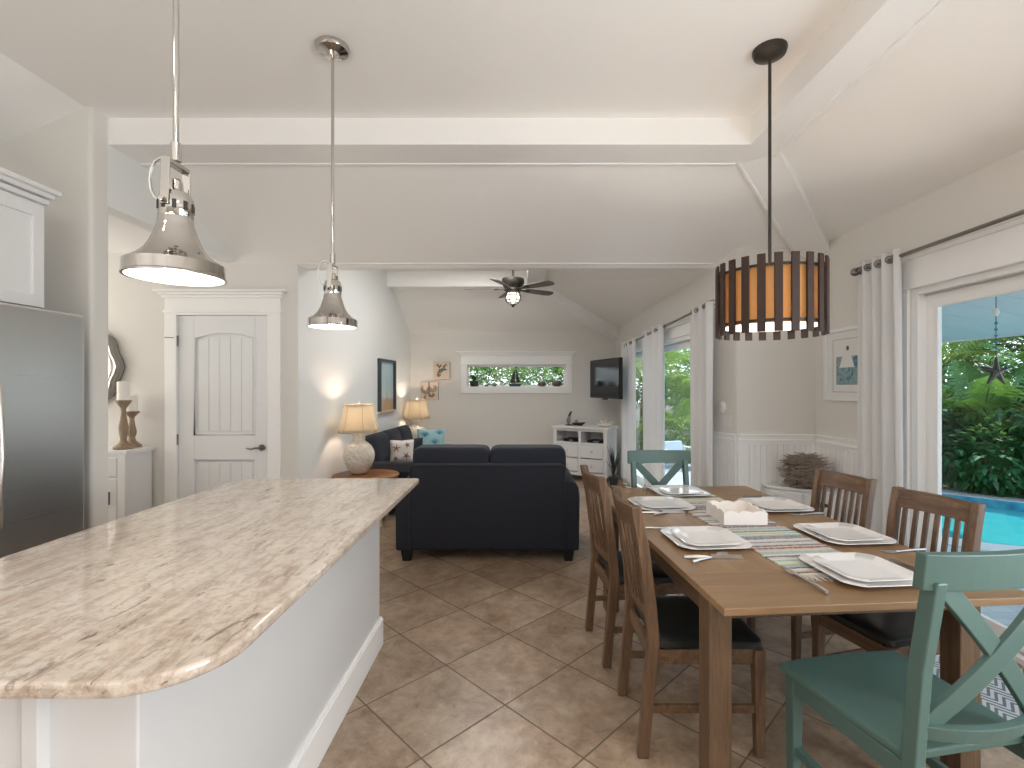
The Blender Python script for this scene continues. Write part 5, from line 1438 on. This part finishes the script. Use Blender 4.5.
def shrub(loc, seed, dims, n, ls, mat, lab, group, name='shrub', stem=.4, rz=0):
    t = thing(name, lab, 'shrub' if name == 'shrub' else 'tree', loc, rz, group)
    mb = MB()
    for k in range(5):
        a = k * 1.3; mb.tube([(cos(a) * .05, sin(a) * .05, -.1), (cos(a) * dims[0] * .3, sin(a) * dims[1] * .3, stem + dims[2] * .9)], [.03, .012], 6)
    mb.build('trunk' if name != 'shrub' else 'stems', M['trunk'], t, smooth=True)
    key = (seed, mat)
    if key not in SH: SH[key] = o = shrub_mesh(seed, *dims, n, ls).build('foliage', M[mat], t)
    else: o = SH[key].copy(); C.objects.link(o); o.parent = t
    o.location = (0, 0, stem)
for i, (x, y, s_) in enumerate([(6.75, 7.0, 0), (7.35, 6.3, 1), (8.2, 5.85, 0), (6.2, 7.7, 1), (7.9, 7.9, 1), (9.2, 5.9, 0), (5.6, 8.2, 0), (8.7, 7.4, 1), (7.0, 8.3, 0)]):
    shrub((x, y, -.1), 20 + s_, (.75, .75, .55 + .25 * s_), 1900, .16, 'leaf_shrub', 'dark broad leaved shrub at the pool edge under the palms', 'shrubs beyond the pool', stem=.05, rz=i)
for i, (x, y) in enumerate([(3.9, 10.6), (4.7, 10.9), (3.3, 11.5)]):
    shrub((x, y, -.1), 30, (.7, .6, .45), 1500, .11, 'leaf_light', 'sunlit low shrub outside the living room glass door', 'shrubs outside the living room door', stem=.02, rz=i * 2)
for i, (x, y) in enumerate([(-1.3, 10.7), (-.45, 11.1), (.45, 10.8), (1.3, 11.2), (-.9, 12.3), (.1, 12.6), (.95, 12.5), (-1.7, 13.6), (-.5, 13.8), (.6, 13.7), (1.6, 13.5)]):
    shrub((x, y, -.1), 40 + i % 2, (.75, .7, .95), 1500, .16, 'leaf_tree' if i % 3 else 'leaf_mid', 'bright green leafy tree outside the high window', 'trees outside the high window', name='garden_tree', stem=.65, rz=i * 1.7)
for i, (x, y) in enumerate([(4.3, 15.2), (5.2, 15.8), (6.2, 15.4), (3.4, 15.6)]):
    shrub((x, y, -.1), 40 + i % 2, (.75, .7, .95), 750, .17, 'leaf_tree', 'leafy garden tree behind the palms outside the living room door', 'trees behind the palms', name='garden_tree', stem=.9, rz=i * 1.1)
for i, (x, y) in enumerate([(8.3, 9.6), (9.4, 9.0), (10.4, 8.3), (7.3, 10.2), (11.6, 7.4), (9.0, 10.6), (10.6, 9.6), (12.2, 8.4)]):
    shrub((x, y, -.1), 42 + i % 2, (.95, .95, 1.25), 1500, .22, 'leaf_mid', 'tall leafy tree rising behind the palms beyond the pool', 'trees behind the pool palms', name='garden_tree', stem=.5 + .25 * (i % 3), rz=i * 1.1)
# patio chair outside the living-room door
def patio_chair():
    t = thing('patio_chair', 'white patio lounge chair outside the living room glass door', 'patio chair', (3.0, 9.0, -.03), R(200)); t.scale = (1, 1.2, .62)
    wm = plain('patio_white', (.70, .72, .74), .5); bm_ = plain('patio_blue', (.40, .48, .56), .8)
    MB().box(-.3, .3, -.3, .3, .28, .36).build('seat', bm_, t, bevel=.03)
    MB().obox((0, -.33, .52), (.6, .10, .40), rx=R(12)).build('backrest', bm_, t, bevel=.03)
    for s_ in (-1, 1): MB().box(s_ * .34 - .03, s_ * .34 + .03, -.35, .32, .52, .56).build('arm', wm, t, bevel=.006)
    for sx_ in (-1, 1):
        for y in (-.32, .28): MB().box(sx_ * .34 - .025, sx_ * .34 + .025, y - .025, y + .025, 0, .52).build('leg', wm, t, bevel=.004)
patio_chair()

# ------------------------------------------------------------------ lights
def point(loc, col, power, r=.04):
    l = bpy.data.lights.new('lamp_light', 'POINT'); l.color = col; l.energy = power; l.shadow_soft_size = r
    o = bpy.data.objects.new('lamp_light', l); C.objects.link(o); o.location = loc; return o
def area(loc, rot, sx_, sy_, col, power):
    l = bpy.data.lights.new('unseen_area', 'AREA'); l.shape = 'RECTANGLE'; l.size = sx_; l.size_y = sy_; l.color = col; l.energy = power  # area lamps out of view, mostly fill added to brighten the rooms
    o = bpy.data.objects.new('unseen_area', l); C.objects.link(o); o.location = loc; o.rotation_euler = rot; return o
# table lamps: bulb inside open shade
point((-1.752, 5.30, .525 + .668), (1, .78, .60), 8, .025)
point((-1.655, 7.80, .505 + .668), (1, .78, .60), 8, .025)
point((1.277, 2.49, 1.90), (1, .90, .76), 13, .03)
point((-.095, 6.6, 2.68), (1, .93, .84), 1.0, .06)  # light added inside the fan lantern to brighten the living room
for y in (1.345, 2.47): 
    point((-.95, y, 1.745), (1, .95, .88), 2.0, .03)
# the kitchen fill lamps below are added, out of view
# cool fill lamp added at the kitchen's side wall; no window there
area((2.62, -.2, 1.5), (0, R(90), 0), 1.5, 1.7, (.90, .96, 1), 80)
# upward fill lamps added behind the viewpoint, bouncing off the kitchen ceiling
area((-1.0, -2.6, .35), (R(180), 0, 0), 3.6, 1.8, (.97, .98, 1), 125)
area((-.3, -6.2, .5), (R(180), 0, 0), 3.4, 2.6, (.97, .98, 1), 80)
# small fill lamps added at the kitchen ceiling, out of view
for x, y in ((-1.9, .2), (-.4, -.6), (.9, -.4)): 
    area((x, y, HF - .01), (0, 0, 0), .3, .3, (1, .95, .88), 7)
area((-5.3, 3.85, 1.75), (0, R(-90), 0), 1.0, 1.2, (1, .97, .93), 26)
# fill lamp added at the living room ceiling, hidden behind the header
for x, y in ((-.45, 5.8),): area((x, y, 3.14), (0, 0, 0), .9, .9, (1, .97, .94), 32)

# sun + sky
l = bpy.data.lights.new('sun', 'SUN'); l.energy = 4.6; l.angle = R(1.5); l.color = (1, .95, .84)
o = bpy.data.objects.new('sun', l); C.objects.link(o)
o.rotation_euler = Vector((-.36, -.16, -.91)).to_track_quat('-Z', 'Y').to_euler()
w = bpy.data.worlds.new('sky'); S.world = w; w.use_nodes = True
nt = w.node_tree; nt.nodes.clear(); N = NT(nt)
bg = N.n('ShaderNodeBackground'); wo = N.n('ShaderNodeOutputWorld')
tcw = N.n('ShaderNodeTexCoord'); sp = N.n('ShaderNodeSeparateXYZ'); N.l(tcw.outputs['Generated'], sp.inputs[0])
N.l(N.ramp(sp.outputs[2], [(.0, (.86, .92, .98)), (.35, (.70, .84, 1.0)), (1, (.48, .68, 1.0))]), bg.inputs[0])
bg.inputs[1].default_value = 3.0; N.l(bg.outputs[0], wo.inputs[0])

# ------------------------------------------------------------------ camera
cam = bpy.data.cameras.new('camera'); co = bpy.data.objects.new('camera', cam); C.objects.link(co)
cam.sensor_width = 36; cam.lens = F / 1024 * 36; cam.shift_x = -8 / 1024; cam.shift_y = 2 / 1024; cam.clip_start = .05; cam.clip_end = 200
co.location = (0, 0, HC); co.rotation_euler = (R(90), 0, 0)
S.camera = co
vs_ = S.view_settings
vs_.view_transform = 'Standard'; vs_.look = 'None'; vs_.gamma = 1; vs_.use_curve_mapping = False; vs_.exposure = 0.1
S.cycles.max_bounces = 10; S.cycles.diffuse_bounces = 8; S.cycles.glossy_bounces = 4; S.cycles.transparent_max_bounces = 12; S.cycles.transmission_bounces = 4
S.cycles.caustics_reflective = False; S.cycles.caustics_refractive = False
S.cycles.sample_clamp_indirect = 6.0
S.cycles.use_denoising = True
